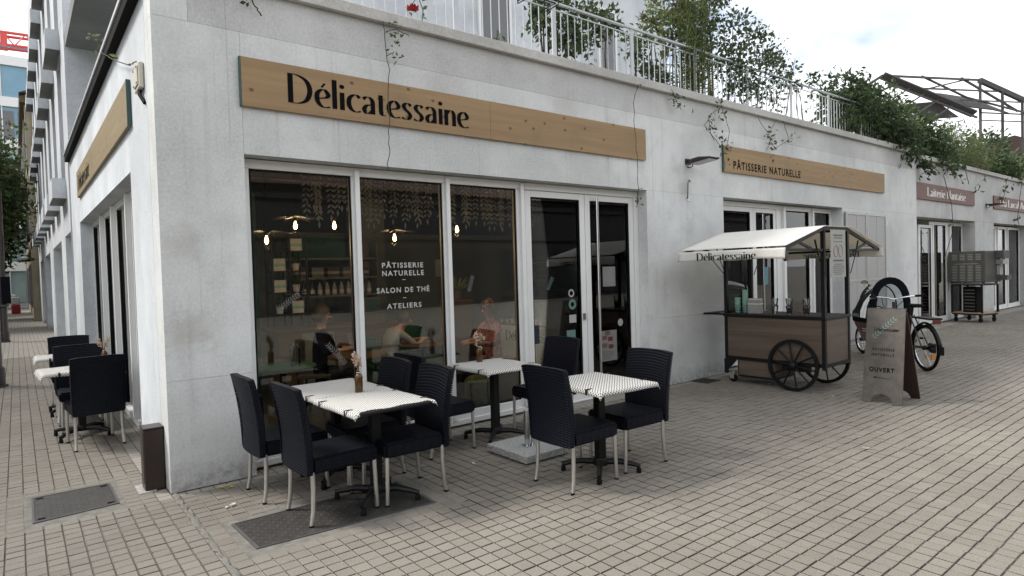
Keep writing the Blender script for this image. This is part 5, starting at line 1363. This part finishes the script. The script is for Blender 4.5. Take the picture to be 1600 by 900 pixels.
t = thing('back_cupboard', 'dark cupboard with small goods behind the pastry counter', 'cupboard', (6.9,2.4,.013)); MB().box(-.28,.28,-1.3,1.3,0,2.1).build('carcass', M['machine'], t)
for k in range(5): MB().box(-.30,-.281,-1.25,1.25,.5+.32*k,.52+.32*k).build('shelf_board', M['slot'], t)
for k in range(26):
    z = .525+.32*(k % 5); MB().box(-.31,-.283,-1.2+.09*k,-1.14+.09*k,z,z+rnd.uniform(.08,.2)).build('goods', rnd.choice([M['kraft'],M['inwood'],M['wine'],M['paper']]), t)
t = thing('wall_notice', 'small white notice on the rear wall seen through the third window', 'notice', (5.6,4.97,1.6)); MB().box(-.10,.12,-.012,-.001,0,.33).build('sheet', M['paper'], t)
t = thing('hanging_plant', 'green spider plant at the left edge of the third window', 'plant', (3.75,1.6,1.30)); MB().lathe([(.07,0),(.09,.12),(.07,.12)], 12).build('pot', M['inwood'], t); f = MB()
for _ in range(40): f.leaf((rnd.gauss(0,.02),rnd.gauss(0,.02),.13), Vector((rnd.gauss(0,1),rnd.gauss(0,1),rnd.uniform(.2,1.6))), rv(), rnd.uniform(.15,.3), .02)
f.build('leaf_cluster', M['leafl'], t)
t = thing('plant_stand', 'tall wooden stand carrying the spider plant', 'stand', (3.75,1.6,.013)); MB().box(-.16,.16,-.16,.16,0,1.28).build('crate', M['inwood'], t)
t = thing('pouf', 'round pouf in leafy jungle print just inside the third window', 'pouf', (3.36,.52,.013)); MB().lathe([(.16,0),(.20,.05),(.20,.38),(.15,.42)], 20).build('cover', M['jungle'], t, smooth=True)
t = thing('bench', 'pink cushioned wooden bench inside the third window', 'bench', (3.95,1.15,.013)); MB().box(-.15,.55,-.30,.30,0,.38).build('chest', M['inwood'], t); MB().box(-.15,.55,-.30,.30,.382,.46).build('cushion', M['pinkdress'], t, bevel=.02)
def round_table(label, x, y, m):
    t = thing('bistro_table', label, 'table', (x,y,.013), group='tables inside the shop'); MB().lathe([(.33,.70),(.34,.715),(.33,.73)], 28).build('top', m, t, smooth=True); MB().tube([(0,0,.02),(0,0,.70)], .03, 10).build('stem', M['black'], t); MB().lathe([(.22,0),(.22,.015),(.04,.03)], 20).build('foot', M['black'], t)
round_table('dark green round table behind the first window', 1.25, 1.1, M['green']); round_table('round wooden table before the man behind the second window', 3.3, 1.75, M['inwood']); round_table('round wooden table between the first and second window', 2.2, 1.35, M['inwood'])
t = thing('glass_jug', 'glass jug on the dark green table inside', 'jug', (1.35,1.0,.745)); MB().lathe([(.05,0),(.055,.15),(.045,.20),(.055,.22),(.05,.22),(.045,.01)], 16).build('body', M['clear'], t, smooth=True); MB().tube([(.055,0,.18),(.10,0,.16),(.10,0,.07),(.056,0,.04)], .007, 6).build('handle', M['clear'], t)
def in_chair(label, x, y, a, m):
    t = thing('shop_chair', label, 'chair', (x,y,.013), a, group='chairs inside the shop'); MB().box(-.2,.2,-.2,.2,.42,.47).build('seat', m, t, bevel=.01); MB().box(-.22,-.19,-.2,.2,.50,.86).build('backrest', m, t, bevel=.01)
    for x_ in (-.18,.18):
        for y_ in (-.18,.18): MB().tube([(x_,y_,.42),(x_*1.08,y_*1.08,0)], .013, 6).build('leg', M['black'], t)
    for y_ in (-.16,.16): MB().tube([(-.2,y_,.42),(-.205,y_,.55)], .012, 6).build('back_post', M['black'], t)
in_chair('green velvet chair the man sits on', 2.86, 2.0, 0, M['green']); in_chair('black chair with the seated woman in dark clothes', 1.98, 2.05, -.6, M['machine']); in_chair('empty black chair at the dark green table', .85, 1.35, .1, M['machine'])
t = thing('green_sofa', 'dark green velvet sofa along the rear of the second window', 'sofa', (3.6,2.9,.013)); MB().box(-.75,.55,-.35,.35,.1,.42).build('seat', M['green'], t, bevel=.04); MB().box(-.75,.55,.22,.38,.423,.85).build('backrest', M['green'], t, bevel=.04); MB().box(-.7,.5,-.3,.3,0,.099).build('plinth', M['black'], t)

# ---------------------------------------------------------------- people (one skinned body each)
def person(label, loc, rz, J, cloth_m, leg_m, hair_long, female):
    """J: joint positions (x forward, y left, z up); the body is one skinned surface"""
    t = thing('person', label, 'person', loc, rz)
    vs = []; es = []; rad = []
    def vtx(p, r): vs.append(tuple(p)); rad.append(r); return len(vs)-1
    def chain(a, pts):
        for p, r in pts: b_ = vtx(p, r); es.append((a, b_)); a = b_
        return a
    V = {k: Vector(v) for k, v in J.items()}
    pel = vtx(V['pelvis'], (.15,.12)); sp = chain(pel, [(V['pelvis'].lerp(V['chest'],.5), (.125,.10)), (V['chest'], (.15,.11))])
    nk = chain(sp, [(V['neck'], (.062,.062)), (V['neck'].lerp(V['head'],.45), (.052,.052))])
    hd_ = chain(nk, [(V['head'], (.082,.092)), (V['head']+Vector((.005,0,.07)), (.078,.088)), (V['head']+Vector((0,0,.12)), (.05,.06))])
    for s_, n_ in ((1,'l'),(-1,'r')):
        sh = V['chest']+Vector((0,s_*.165,.065)); el = V['elbow_'+n_]; wr = V['wrist_'+n_]
        h = chain(sp, [(sh,(.06,.06)), (sh.lerp(el,.5),(.05,.05)), (el,(.042,.042)), (el.lerp(wr,.55),(.036,.036)), (wr,(.026,.026))])
        d = (wr-el).normalized(); side_ = d.cross(Vector((0,0,1))).normalized(); pm = chain(h, [(wr+d*.05,(.034,.022))])
        for q, ln in ((-.030,.062),(-.010,.075),(.010,.072),(.029,.058)):
            b0 = wr+d*.085+side_*q; chain(pm, [(b0,(.0095,.0095)), (b0+d*ln*.5+Vector((0,0,-.008)),(.0085,.0085)), (b0+d*ln+Vector((0,0,-.024)),(.007,.007))])
        b0 = wr+d*.035-side_*s_*.034; chain(h, [(b0,(.011,.011)), (b0+d*.04-side_*s_*.012,(.009,.009))])
        hp = V['pelvis']+Vector((.03,s_*.095,-.03)); kn = V['knee_'+n_]; an = V['ankle_'+n_]
        chain(pel, [(hp,(.095,.09)), (hp.lerp(kn,.5),(.082,.08)), (kn,(.06,.06)), (kn.lerp(an,.4),(.054,.054)), (an,(.038,.038)), (an+Vector((.06,0,-.045)),(.042,.03)), (an+Vector((.16,0,-.055)),(.036,.022))])
    me = bpy.data.meshes.new('body'); me.from_pydata(vs, es, []); o = bpy.data.objects.new('body', me); COL.objects.link(o)
    sk = o.modifiers.new('s','SKIN'); sk.use_smooth_shade = True
    for i, v in enumerate(me.skin_vertices[0].data): v.radius = rad[i]; v.use_root = (i == 0)
    ss = o.modifiers.new('u','SUBSURF'); ss.levels = 2; ss.render_levels = 2
    bpy.context.view_layer.update(); me2 = bpy.data.meshes.new_from_object(o.evaluated_get(bpy.context.evaluated_depsgraph_get()))
    bpy.data.objects.remove(o); bpy.data.meshes.remove(me); me2.name = 'body'
    for m_ in (M['skin'], cloth_m, leg_m): me2.materials.append(m_)
    zc = V['neck'].z-.005
    for p in me2.polygons:
        c = p.center
        arm = min((c-V['wrist_l']).length, (c-V['wrist_r']).length); 
        if (c-V['head']).length < .17 and c.z > zc or c.z > zc: p.material_index = 0
        elif arm < .14 and c.z > .3 : p.material_index = 0
        elif c.z < V['pelvis'].z-.015 or (c.x > V['pelvis'].x+.16 and c.z < V['pelvis'].z+.11): p.material_index = 2
        else: p.material_index = 1
        p.use_smooth = True
    bo = bpy.data.objects.new('body', me2); COL.objects.link(bo); bo.parent = t
    # face details and hair
    hc = V['head']
    MB().lathe([(.020,0),(.014,.016),(.006,.030)], 8, hc+Vector((.078,0,.004)), Matrix.Rotation(R(106),3,'Y')).build('nose', M['skin'], t, smooth=True)
    for s_ in (-1,1):
        MB().lathe([(.002,-.008),(.010,-.004),(.010,.004),(.002,.008)], 8, hc+Vector((.082,s_*.032,.035)), Matrix.Rotation(R(90),3,'Y')).build('eye', M['ink'], t, smooth=True)
        MB().lathe([(.006,-.01),(.026,-.006),(.028,.006),(.01,.012)], 10, hc+Vector((-.005,s_*.088,.02)), Matrix.Rotation(R(90),3,'X')).build('ear', M['skin'], t, smooth=True)
    MB().box(.082,.088,-.022,.022,-.052,-.044).build('mouth', M['pinkdress'], t).location = hc
    b = MB(); n = 18
    for i in range(8):
        ph = i/7*(R(105) if not hair_long else R(128))
        for j in range(n):
            a = 2*math.pi*j/n; fr = max(0, math.cos(a)); ph2 = ph*(1-.46*fr)
            rr = (.118, .124, .130) if hair_long else (.100, .106, .118); wob = 1+.035*math.sin(5*a+i)
            ex_ = 1+ (.16 if hair_long and fr < .3 and i > 4 else 0)
            b.v.append((hc.x-.012+rr[0]*math.sin(ph2)*math.cos(a)*wob*ex_, hc.y+rr[1]*math.sin(ph2)*math.sin(a)*wob*ex_, hc.z+.035+rr[2]*math.cos(ph2)))
    for i in range(7):
        for j in range(n): b.f.append((i*n+j,(i+1)*n+j,(i+1)*n+(j+1)%n,i*n+(j+1)%n)); b.m.append(0)
    b.build('hair', M['hair'], t, smooth=2)
    return t
seat = lambda **k: dict(dict(pelvis=(0,0,.50), chest=(.03,0,.88), neck=(.04,0,1.03), head=(.07,0,1.16), elbow_l=(.17,.24,.74), wrist_l=(.38,.10,.76), elbow_r=(.17,-.24,.74), wrist_r=(.38,-.08,.77),
    knee_l=(.44,.12,.50), ankle_l=(.42,.12,.09), knee_r=(.44,-.12,.50), ankle_r=(.46,-.12,.09)), **k)
pw1 = person('seated woman in pink printed top with headband facing left behind the third window', (4.02,1.15,-.005), math.pi, seat(head=(.07,0,1.15)), M['pinkdress'], M['denim'], True, True)
MB().tube([(.07-.01+.0*k, .108*math.cos(a), 1.15+.035+.122*math.sin(a)) for k, a in enumerate([R(10+16*q) for q in range(11)])], .014, 8).build('headband', M['rose'], pw1, smooth=True)
for s_ in (-1,1): MB().tube([(.158,s_*.032+.022*math.cos(q*.785),1.185+.018*math.sin(q*.785)) for q in range(8)], .003, 5, closed=True).build('spectacles', M['ink'], pw1)
person('man in pale shirt bent over his table behind the second window', (2.86,2.0,-.005), 0, seat(chest=(.16,0,.83), neck=(.25,0,.94), head=(.33,0,1.03), elbow_l=(.36,.24,.72), wrist_l=(.55,.08,.77), elbow_r=(.36,-.24,.72), wrist_r=(.55,-.06,.77)), M['shirt'], M['denim'], False, False)
person('seated woman in dark clothes with brown hair behind the first window', (2.0,2.05,-.005), -.6, seat(), M['fabric'], M['denim'], True, True)

# ---------------------------------------------------------------- vinyl lettering and stickers on the glass
YG = Y1+.0445
for s_, x, z, wd, h in (('PÂTISSERIE',1.965,1.725,.47,.052),('NATURELLE',1.965,1.645,.475,.052),('SALON DE THÉ',1.90,1.475,.60,.052),('ATELIERS',2.005,1.315,.395,.052)):
    sans_text(s_, (x,YG,z), XR, ZR, wd, h, M['vinyl'], win1, bold=.022)
for z in (1.60,1.415): MB().box(2.185,2.225,YG-.002,YG-.0008,z,z+.006).build('dash', M['vinyl'], win1)
def sprig(x, z, a, n, s, m, par, yg=YG):
    d = Vector((math.cos(a),0,math.sin(a))); sd2 = Vector((-d.z,0,d.x)); f = MB(); p = Vector((x,yg-.0015,z))
    f.add([p-sd2*.002, p+d*n*s*.5-sd2*.001, p+d*n*s*.5+sd2*.001, p+sd2*.002], [(0,1,2,3)])
    for k in range(n):
        for e in (-1,1): f.leaf(p+d*(k*s*.5)+Vector((0,-.0003*(k+1),0)), d*.55+sd2*.85*e, (0,-1,0), s*.75, s*.20, 0)
    f.build('leaf_decal', m, par)
sprig(.95,1.38,R(35),9,.05,M['faint'],win1); sprig(1.55,.82,R(130),11,.05,M['faint'],win1); sprig(3.0,1.45,R(72),8,.045,M['faint'],win1); sprig(1.62,.98,R(100),6,.045,M['faint'],win1)
YD = Y1+.012+.0295
def disc(x, z, r, m, par, r0=0, yg=YD):
    b = MB(); n = 24
    for k in range(n): a = 2*math.pi*k/n; b.v += [(x+r*math.cos(a),yg-.0012,z+r*math.sin(a)),(x+r0*math.cos(a),yg-.0012,z+r0*math.sin(a))]
    for k in range(n): q = (k+1) % n; b.f.append((2*k,2*q,2*q+1,2*k+1)); b.m.append(0)
    b.build('sticker', m, par)
disc(4.545,1.36,.05,M['kraft'],d1,.03); disc(4.56,1.22,.065,M['mint'],d1,.03); disc(4.56,.64,.062,M['paper'],d1,.0); disc(4.56,.48,.05,M['inkgrey'],d1,.0); disc(5.44,.93,.05,M['kraft'],d2,.0)
def card(x0,x1,z0,z1,m,par,yg=YD,nm='notice'): MB().box(x0,x1,yg-.002,yg-.0006,z0,z1).build(nm, m, par)
card(4.50,4.62,.99,1.09,M['kraft'],d1); card(4.45,4.60,.70,.90,M['mint'],d1); card(3.90,4.0,.78,1.0,M['navy'],d1)
card(5.12,5.36,1.42,1.68,M['faint'],d2); card(5.06,5.36,.44,.84,M['faint'],d2)
for k, (x0, z0) in enumerate(((5.08,.72),(5.19,.70),(5.08,.62),(5.20,.60),(5.14,.78))): MB().box(x0,x0+.09,YD-.0035,YD-.0022,z0,z0+.055).build('printed_picture', M['wine'] if k % 2 else M['redsign'], d2)
for k in range(6): MB().box(5.09,5.09+rnd.uniform(.15,.24),YD-.0035,YD-.0022,.46+.02*k,.468+.02*k).build('printed_line', M['inkgrey'], d2)
sprig(4.15,1.42,R(60),7,.05,M['mint'],d1,YD)
card(9.13,9.30,1.30,1.60,M['sticker'],d4,Y2+.041,'blue_sticker')

# ---------------------------------------------------------------- second and third shop interiors
t = thing('store_shelf', 'dim shelving at the back of the shop behind the food cart', 'shelf', (10.2,4.2,.013))
for z in (.3,.7,1.1,1.5,1.9): MB().box(-1.6,1.6,-.2,.2,z,z+.03).build('shelf_board', M['machine'], t)
for x in (-1.6,0,1.6): MB().box(x-.02,x+.02,-.2,.2,0,2.1).build('upright', M['machine'], t)
t = thing('work_table', 'black work table with stools behind the second shop window', 'table', (10.3,1.5,.013)); MB().box(-.7,.7,-.35,.35,.72,.76).build('top', M['machine'], t)
for x in (-.62,.62):
    for y in (-.28,.28): MB().box(x-.02,x+.02,y-.02,y+.02,0,.72).build('leg', M['black'], t)
t = thing('waste_bin', 'dark green bin inside the second shop window', 'bin', (11.3,.85,.013)); MB().lathe([(.17,0),(.2,.6),(.2,.62)], 16).build('drum', M['green'], t, smooth=True); MB().lathe([(.21,.622),(.21,.70),(.18,.72)], 16).build('lid', M['mint'], t)
def in2(nm, m, *a): MB().box(*a).build(nm, m, bl2, world=True)
in2('interior_floor', M['infloor'], 15.43,33,.42,7,-.02,.012); in2('interior_ceiling', M['inwall'], 15.43,33,.42,7,2.95,3.0); in2('back_wall', M['inwall'], 15.43,33,6.8,7,.013,2.948); in2('partition', M['inwall'], 20.4,20.5,.42,6.8,.013,2.948); in2('partition', M['inwall'], 32.8,33,.42,6.8,.013,2.948)
for k, (x, y) in enumerate(((16.6,1.6),(18.4,1.6),(16.6,3.4),(18.4,3.4),(22.8,2.2))):
    t = thing('strip_light', 'lit ceiling strip light in the '+('third' if k < 4 else 'fourth')+' shop, '+('front left','front right','rear left','rear right','above the window')[k], 'ceiling light', (x,y,2.86), group='ceiling strip lights'); MB().box(-.6,.6,-.07,.07,.02,.085).build('housing', M['white'], t); MB().box(-.58,.58,-.055,.055,0,.019).build('tube', M['strip'], t)
for k, (x, y) in enumerate(((16.9,3.6),(18.9,3.6),(23.0,3.4))):
    t = thing('grocery_shelf', 'stocked grocery shelf at the back of the '+('third' if k < 2 else 'fourth')+' shop, '+('left','right','single')[k]+' one', 'shelf', (x,y,.013), group='grocery shelves')
    MB().box(-.9,.9,.2,.25,0,2.1).build('back_board', M['paper'], t)
    for z in (.2,.6,1.0,1.4,1.8):
        MB().box(-.9,.9,-.2,.198,z,z+.03).build('shelf_board', M['white'], t)
        for i in range(11): q = rnd.uniform(.15,.3); MB().box(-.87+.16*i,-.87+.16*i+.13,-.15,.1,z+.031,z+.031+q).build('goods', rnd.choice([M['plyfloor'],M['wine'],M['paper'],M['kraft'],M['inwood'],M['canvas'],M['mintcup']]), t)

# ---------------------------------------------------------------- steel hall skeleton beyond the terrace
sr = thing('steel_roof_frame', 'bare rusty steel roof skeleton of a hall behind the terrace shrubs', 'roof frame', (55,11,0))
P_ = lambda *a: Vector(a)
A, E_, D_, Bt, F_ = P_(49.71,13.6,15.31), P_(43.31,15.99,11.53), P_(54.88,9.39,12.28), P_(60.15,10.43,15.91), P_(62.9,8.19,14.17)
def mem(a, b_, r=.09, k_=.72, nm='beam', up=(0,0,1)): MB().bar(a, b_, r*2*k_, r*2.2*k_, up).build(nm, M['rust'], sr, world=True)
mem(A,E_,.11,.72,'rafter'); mem(A,Bt,.09,.72,'ridge_beam'); mem(Bt,F_,.22,.72,'rafter')
for k in range(1,6):
    a = A.lerp(D_, k/6.5); mem(a, a+(E_-A)*(.9-.06*k), .055, .72, 'purlin')
MB().bar(A,D_,.6,.14,(.3,.5,1)).build('valley_girder', M['sheet'], sr, world=True); mem(A+P_(.1,-.15,-.5),D_+P_(.1,-.15,-.28),.08,.72,'tie_rod')
mem(P_(51.92,11.8,14.28),P_(61.32,9.47,14.95),.07); mem(P_(56.49,10.71,13.86),P_(62.89,8.19,14.01),.06)
mem(P_(54.25,12.55,15.77),P_(58.09,10.74,14.3),.08,.72,'brace'); mem(P_(58.09,10.74,14.3),P_(63.0,7.6,12.9),.08,.72,'brace'); mem(P_(51.77,11.92,14.1),P_(59.6,11.0,16.05),.07,.72,'brace'); mem(P_(58.5,11.2,16.0),P_(62.9,8.6,13.4),.09,.72,'brace')
mem(P_(60.1,10.4,13.3),P_(64.5,7.2,13.0),.06); mem(P_(60.1,10.4,12.7),P_(64.5,7.2,12.4),.05)
for a, b_ in ((P_(60.08,10.36,15.9),P_(60.08,10.36,0)),(P_(61.5,9.26,14.85),P_(61.5,9.26,0)),(P_(62.75,8.27,14.1),P_(62.75,8.27,0)),(P_(43.4,16.2,11.5),P_(43.4,16.2,0)),(P_(49.7,14.5,15.0),P_(49.7,14.5,0))): mem(a,b_,.11,.72,'column',(0,1,0))
b = MB(); q = [P_(53.2,12.6,14.35),P_(56.5,12.0,14.6),P_(60.2,11.0,14.55),P_(63.6,9.9,13.7)]; r_ = [P_(54.0,10.6,13.35),P_(57.2,10.1,13.2),P_(60.6,9.7,13.4),P_(63.4,9.2,13.35)]
b.v = q+r_; b.f = [(0,1,5,4),(1,2,6,5),(2,3,7,6)]; b.m = [0]*3; o = b.build('sagging_sheet', M['sheet'], sr, world=True); z_ = o.modifiers.new('t','SOLIDIFY'); z_.thickness = .08
b = MB(); b.v = [tuple(x) for x in (P_(51.5,13.0,13.3),P_(54.2,11.6,13.6),P_(55.8,10.6,12.4),P_(53.0,12.2,12.2))]; b.f = [(0,1,2,3)]; b.m = [0]; o = b.build('sagging_sheet', M['sheet'], sr, world=True); z_ = o.modifiers.new('t','SOLIDIFY'); z_.thickness = .06
t = thing('tiled_hall_roof', 'low dark roof behind the last shrub at the right', 'roof', (66,8,0)); MB().prism([(-6,0),(6,0),(6,10.2),(0,12.0),(-6,10.4)], (66,9.5,0), (.76,-.65,0), ZR, -8).build('gable', M['tile'], t, world=True)
t = thing('market_stall_frame', 'white slatted pergola beam seen through the railing bars', 'pergola', (19,3.2,4.07))
for k in range(14): MB().box(-3+.42*k,-2.85+.42*k,-.25,.25,1.06,1.12).build('slat', M['sheet'], t)
for y in (-.22,.22): MB().box(-3.1,2.9,y-.03,y+.03,.98,1.055).build('beam', M['rust'], t)
for x in (-2.9,2.7):
    for y in (-.22,.22): MB().box(x-.04,x+.04,y-.04,y+.04,0,.98).build('post', M['rust'], t)

# ---------------------------------------------------------------- far end of the left street
be = thing('old_beige_building', 'old beige stucco house with dark timber eaves beyond the white block', 'building', (0,45,0))
MB().box(-.22,8,31.45,57,0,10.6).build('wall', M['beige'], be, world=True)
MB().prism([(0,0),(.24,.05),(.24,.30),(0,.4)], (-.2,31.5,10.2), (-1,0,0), ZR, 25.4).build('eaves', M['palesoffit'], be, world=True)
MB().prism([(-.45,0),(8,0),(3.8,2.0)], (0,31.3,10.62), XR, ZR, -25.8).build('roof', M['tile'], be, world=True)
for z in (3.4,6.9): MB().box(-.30,-.221,31.5,57,z,z+.3).build('string_course', M['beige'], be, world=True)
MB().box(-.27,-.221,31.5,32.2,0,10.1).build('quoin', M['beige'], be, world=True)
for k in range(6):
    y = 33.5+3.7*k
    for z in (.6,4.2,7.6):
        wf = MB().box(-.27,-.221,y,y+1.3,z,z+2.1).build('window', M['soffit'], be, world=True); MB().box(-.30,-.271,y+.1,y+1.2,z+.1,z+2.0).build('pane', M['darkpane'], wf, world=True)
        for q in (-.62,1.32): MB().box(-.32,-.222,y+q,y+q+.6,z,z+2.1).build('shutter', M['soffit'], be, world=True)
MB().box(-.62,-.221,36,38.2,3.0,3.25).build('door_canopy', M['fabric'], be, world=True)
t = thing('wall_lantern', 'small white globe lamp on the beige house', 'wall lamp', (-.52,33,3.0)); MB().lathe([(.05,-.08),(.16,-.05),(.18,.02),(.08,.10)], 14).build('globe', M['white'], t, smooth=True); MB().tube([(0,0,.10),(.12,0,.15),(.29,0,.1)], .02, 6).build('arm', M['black'], t)
of = thing('glass_office_block', 'pale glass office block closing the end of the left street', 'building', (-6,62,0))
MB().box(-22,2.5,62,74,0,21).build('core', M['tower'], of, world=True)
for f_ in range(6):
    z = .3+3.45*f_
    MB().box(-22,2.5,61.7,61.99,z+2.65,z+3.44).build('floor_band', M['white'], of, world=True)
    for k in range(13):
        x = -22+1.88*k; wf = MB().box(x+.02,x+.10,61.75,61.99,z,z+2.64).build('mullion', M['white'], of, world=True); MB().box(x+.12,x+1.88,61.88,61.96,z+.01,z+2.63).build('pane', M['palepane'] if f_ < 4 else M['bluepane'], of, world=True)
for x in (-3.0,-1.6,-.2): MB().box(x,x+1.1,61.8,61.87,14.2,16.4).build('open_window', M['darkpane'], of, world=True)
MB().tube([(-22,62.3,21.9),(2.5,62.3,21.9)], .05, 6).build('roof_rail', M['sticker'], of, world=True)
cr = thing('tower_crane', 'red lattice tower crane jib above the far end of the left street', 'crane', (-14,82,0))
for dy in (0,1.4):
    for z in (26.6,27.95): MB().tube([(-40,82+dy,z-.02),(6,82+dy,z+1.6)], .16, 6).build('jib_chord', M['crane'], cr, world=True)
for k in range(23):
    x = -40+2*k; MB().tube([(x,82,26.6+k*.07),(x+1,82,27.95+k*.07+.03),(x+2,82,26.6+k*.07+.07)], .08, 5).build('lattice', M['crane'], cr, world=True)
MB().box(-15,-13,82,84,0,28.5).build('mast', M['crane'], cr, world=True); MB().box(-3.4,-.6,81.8,83.4,27.7,29.2).build('winch_panel', M['crane'], cr, world=True); MB().box(-2.8,-1.2,81.74,81.79,28.1,28.9).build('sign_panel', M['white'], cr, world=True)
def tree(label, x, y, h, r, n, mat):
    t = thing('street_tree', label, 'tree', (x,y,0), group='street trees on the left')
    MB().tube([(x,y,0),(x+.05,y,h*.22),(x-.05,y+.1,h*.45),(x,y,h*.75)], [.2,.16,.12,.05], 8).build('trunk', M['twig'], t, world=True, smooth=True)
    for k in range(7):
        a = k*2.4; MB().tube([(x,y,h*(.3+.05*k)),(x+r*.45*math.cos(a),y+r*.45*math.sin(a),h*(.45+.05*k)),(x+r*.8*math.cos(a),y+r*.8*math.sin(a),h*(.55+.05*k))], [.07,.05,.02], 6).build('limb', M['twig'], t, world=True)
    f = MB()
    for _ in range(n//24):
        d = rv().normalized()*(rnd.random()**.4); c = Vector((x+d.x*r, y+d.y*r, h*.64+d.z*h*.37)); cr_ = rnd.uniform(.25,.6)
        for _ in range(24): f.leaf(c+Vector((rnd.gauss(0,cr_),rnd.gauss(0,cr_),rnd.gauss(0,cr_*.6))), rv()+Vector((0,0,-.4)), rv(), rnd.uniform(.16,.3), rnd.uniform(.10,.18))
    f.build('crown', mat, t, world=True)
tree('nearer green street tree at the left edge behind the brown post', -2.5, 27, 8.6, 1.75, 14000, M['leafm'])
tree('darker street tree further down the left street', -2.3, 36, 9.0, 1.8, 14000, M['leafd'])
tree('street tree furthest off at the end of the left street', -5.2, 46, 11, 2.8, 7000, M['leafd'])
t = thing('road_barrier', 'red and white plastic barrier at the end of the left pavement', 'barrier', (-.95,43,0)); MB().box(-.22,.22,-.2,.2,0,.55).build('base', M['barrier'], t, bevel=.04); MB().box(-.2,.2,-.15,.15,.551,1.0).build('top', M['white'], t, bevel=.04)
t = thing('delivery_van', 'white van parked across the end of the left street', 'van', (-3.3,55,0)); MB().prism([(-2.4,.35),(2.3,.35),(2.4,1.0),(1.8,1.2),(1.3,2.2),(-2.4,2.3)], (-3.3,56,0), XR, ZR, 1.9).build('body', M['white'], t, world=True, bevel=.08)
for dx in (-1.5,1.5): MB().lathe([(.30,-.1),(.34,0),(.30,.1)], 18, (-3.3+dx,54.1,.34), Matrix.Rotation(R(90),3,'X')).build('wheel', M['rubber'], t, world=True)
MB().box(-2.3,-1.75,54.05,54.09,1.25,2.0).build('side_window', M['darkpane'], t, world=True)

# ---------------------------------------------------------------- unseen houses across the left street, added to shade it
ls = thing('unseen_house_row', 'unseen tall grey house row added to shade the left street', 'building', (-13,20,0))
for k in range(5):
    y0 = 2.5+9.6*k; h = (11.2,12.6,11.8,13.2,12.2)[k]
    wl = MB().box(-20,-10.2,y0+.002,y0+9.598,0,h).build('house_wall', M['beige'] if k % 2 else M['tower'], ls, world=True)
    MB().prism([(-10.3,0),(.6,0),(-4.9,2.6)], (-9.8,y0,h+.002), XR, ZR, -9.598).build('roof', M['tile'], wl, world=True)
    for z in (.4,3.8,7.0):
        for q in range(4): MB().box(-10.199,-10.14,y0+.9+2.2*q,y0+2.0+2.2*q,z,z+2.1).build('window', M['darkpane'], wl, world=True)

# ---------------------------------------------------------------- out-of-view market hall, added so the shop glass reflects something dark
mh = thing('unseen_market_hall', 'long dark market hall out of view, added for the glass to reflect', 'building', (8,-22,0))
MB().box(-26,48,-34,-21.5,0,5.7).build('wall', M['hall'], mh, world=True)
MB().prism([(-7.2,0),(6.6,0),(0,3.2)], (-26.3,-27.8,5.71), YR, ZR, 74.6).build('roof', M['tile'], mh, world=True)
for k in range(18):
    x = -24+4*k; wf = MB().box(x,x+2.6,-21.499,-21.44,.2,3.0).build('shop_opening', M['hall'], mh, world=True); MB().box(x+.1,x+2.5,-21.439,-21.41,.3,2.9).build('pane', M['darkpane'], wf, world=True)
for z in (3.4,5.1): MB().box(-26,48,-21.498,-21.40,z,z+.25).build('cornice', M['hall'], mh, world=True)

# leaf masses too fine to pick apart leaf by leaf
for o in bpy.data.objects:
    if o.parent is not None and o.name.split('.')[0] in ('foliage', 'leaf_cluster', 'blade'): o['kind'] = 'stuff'
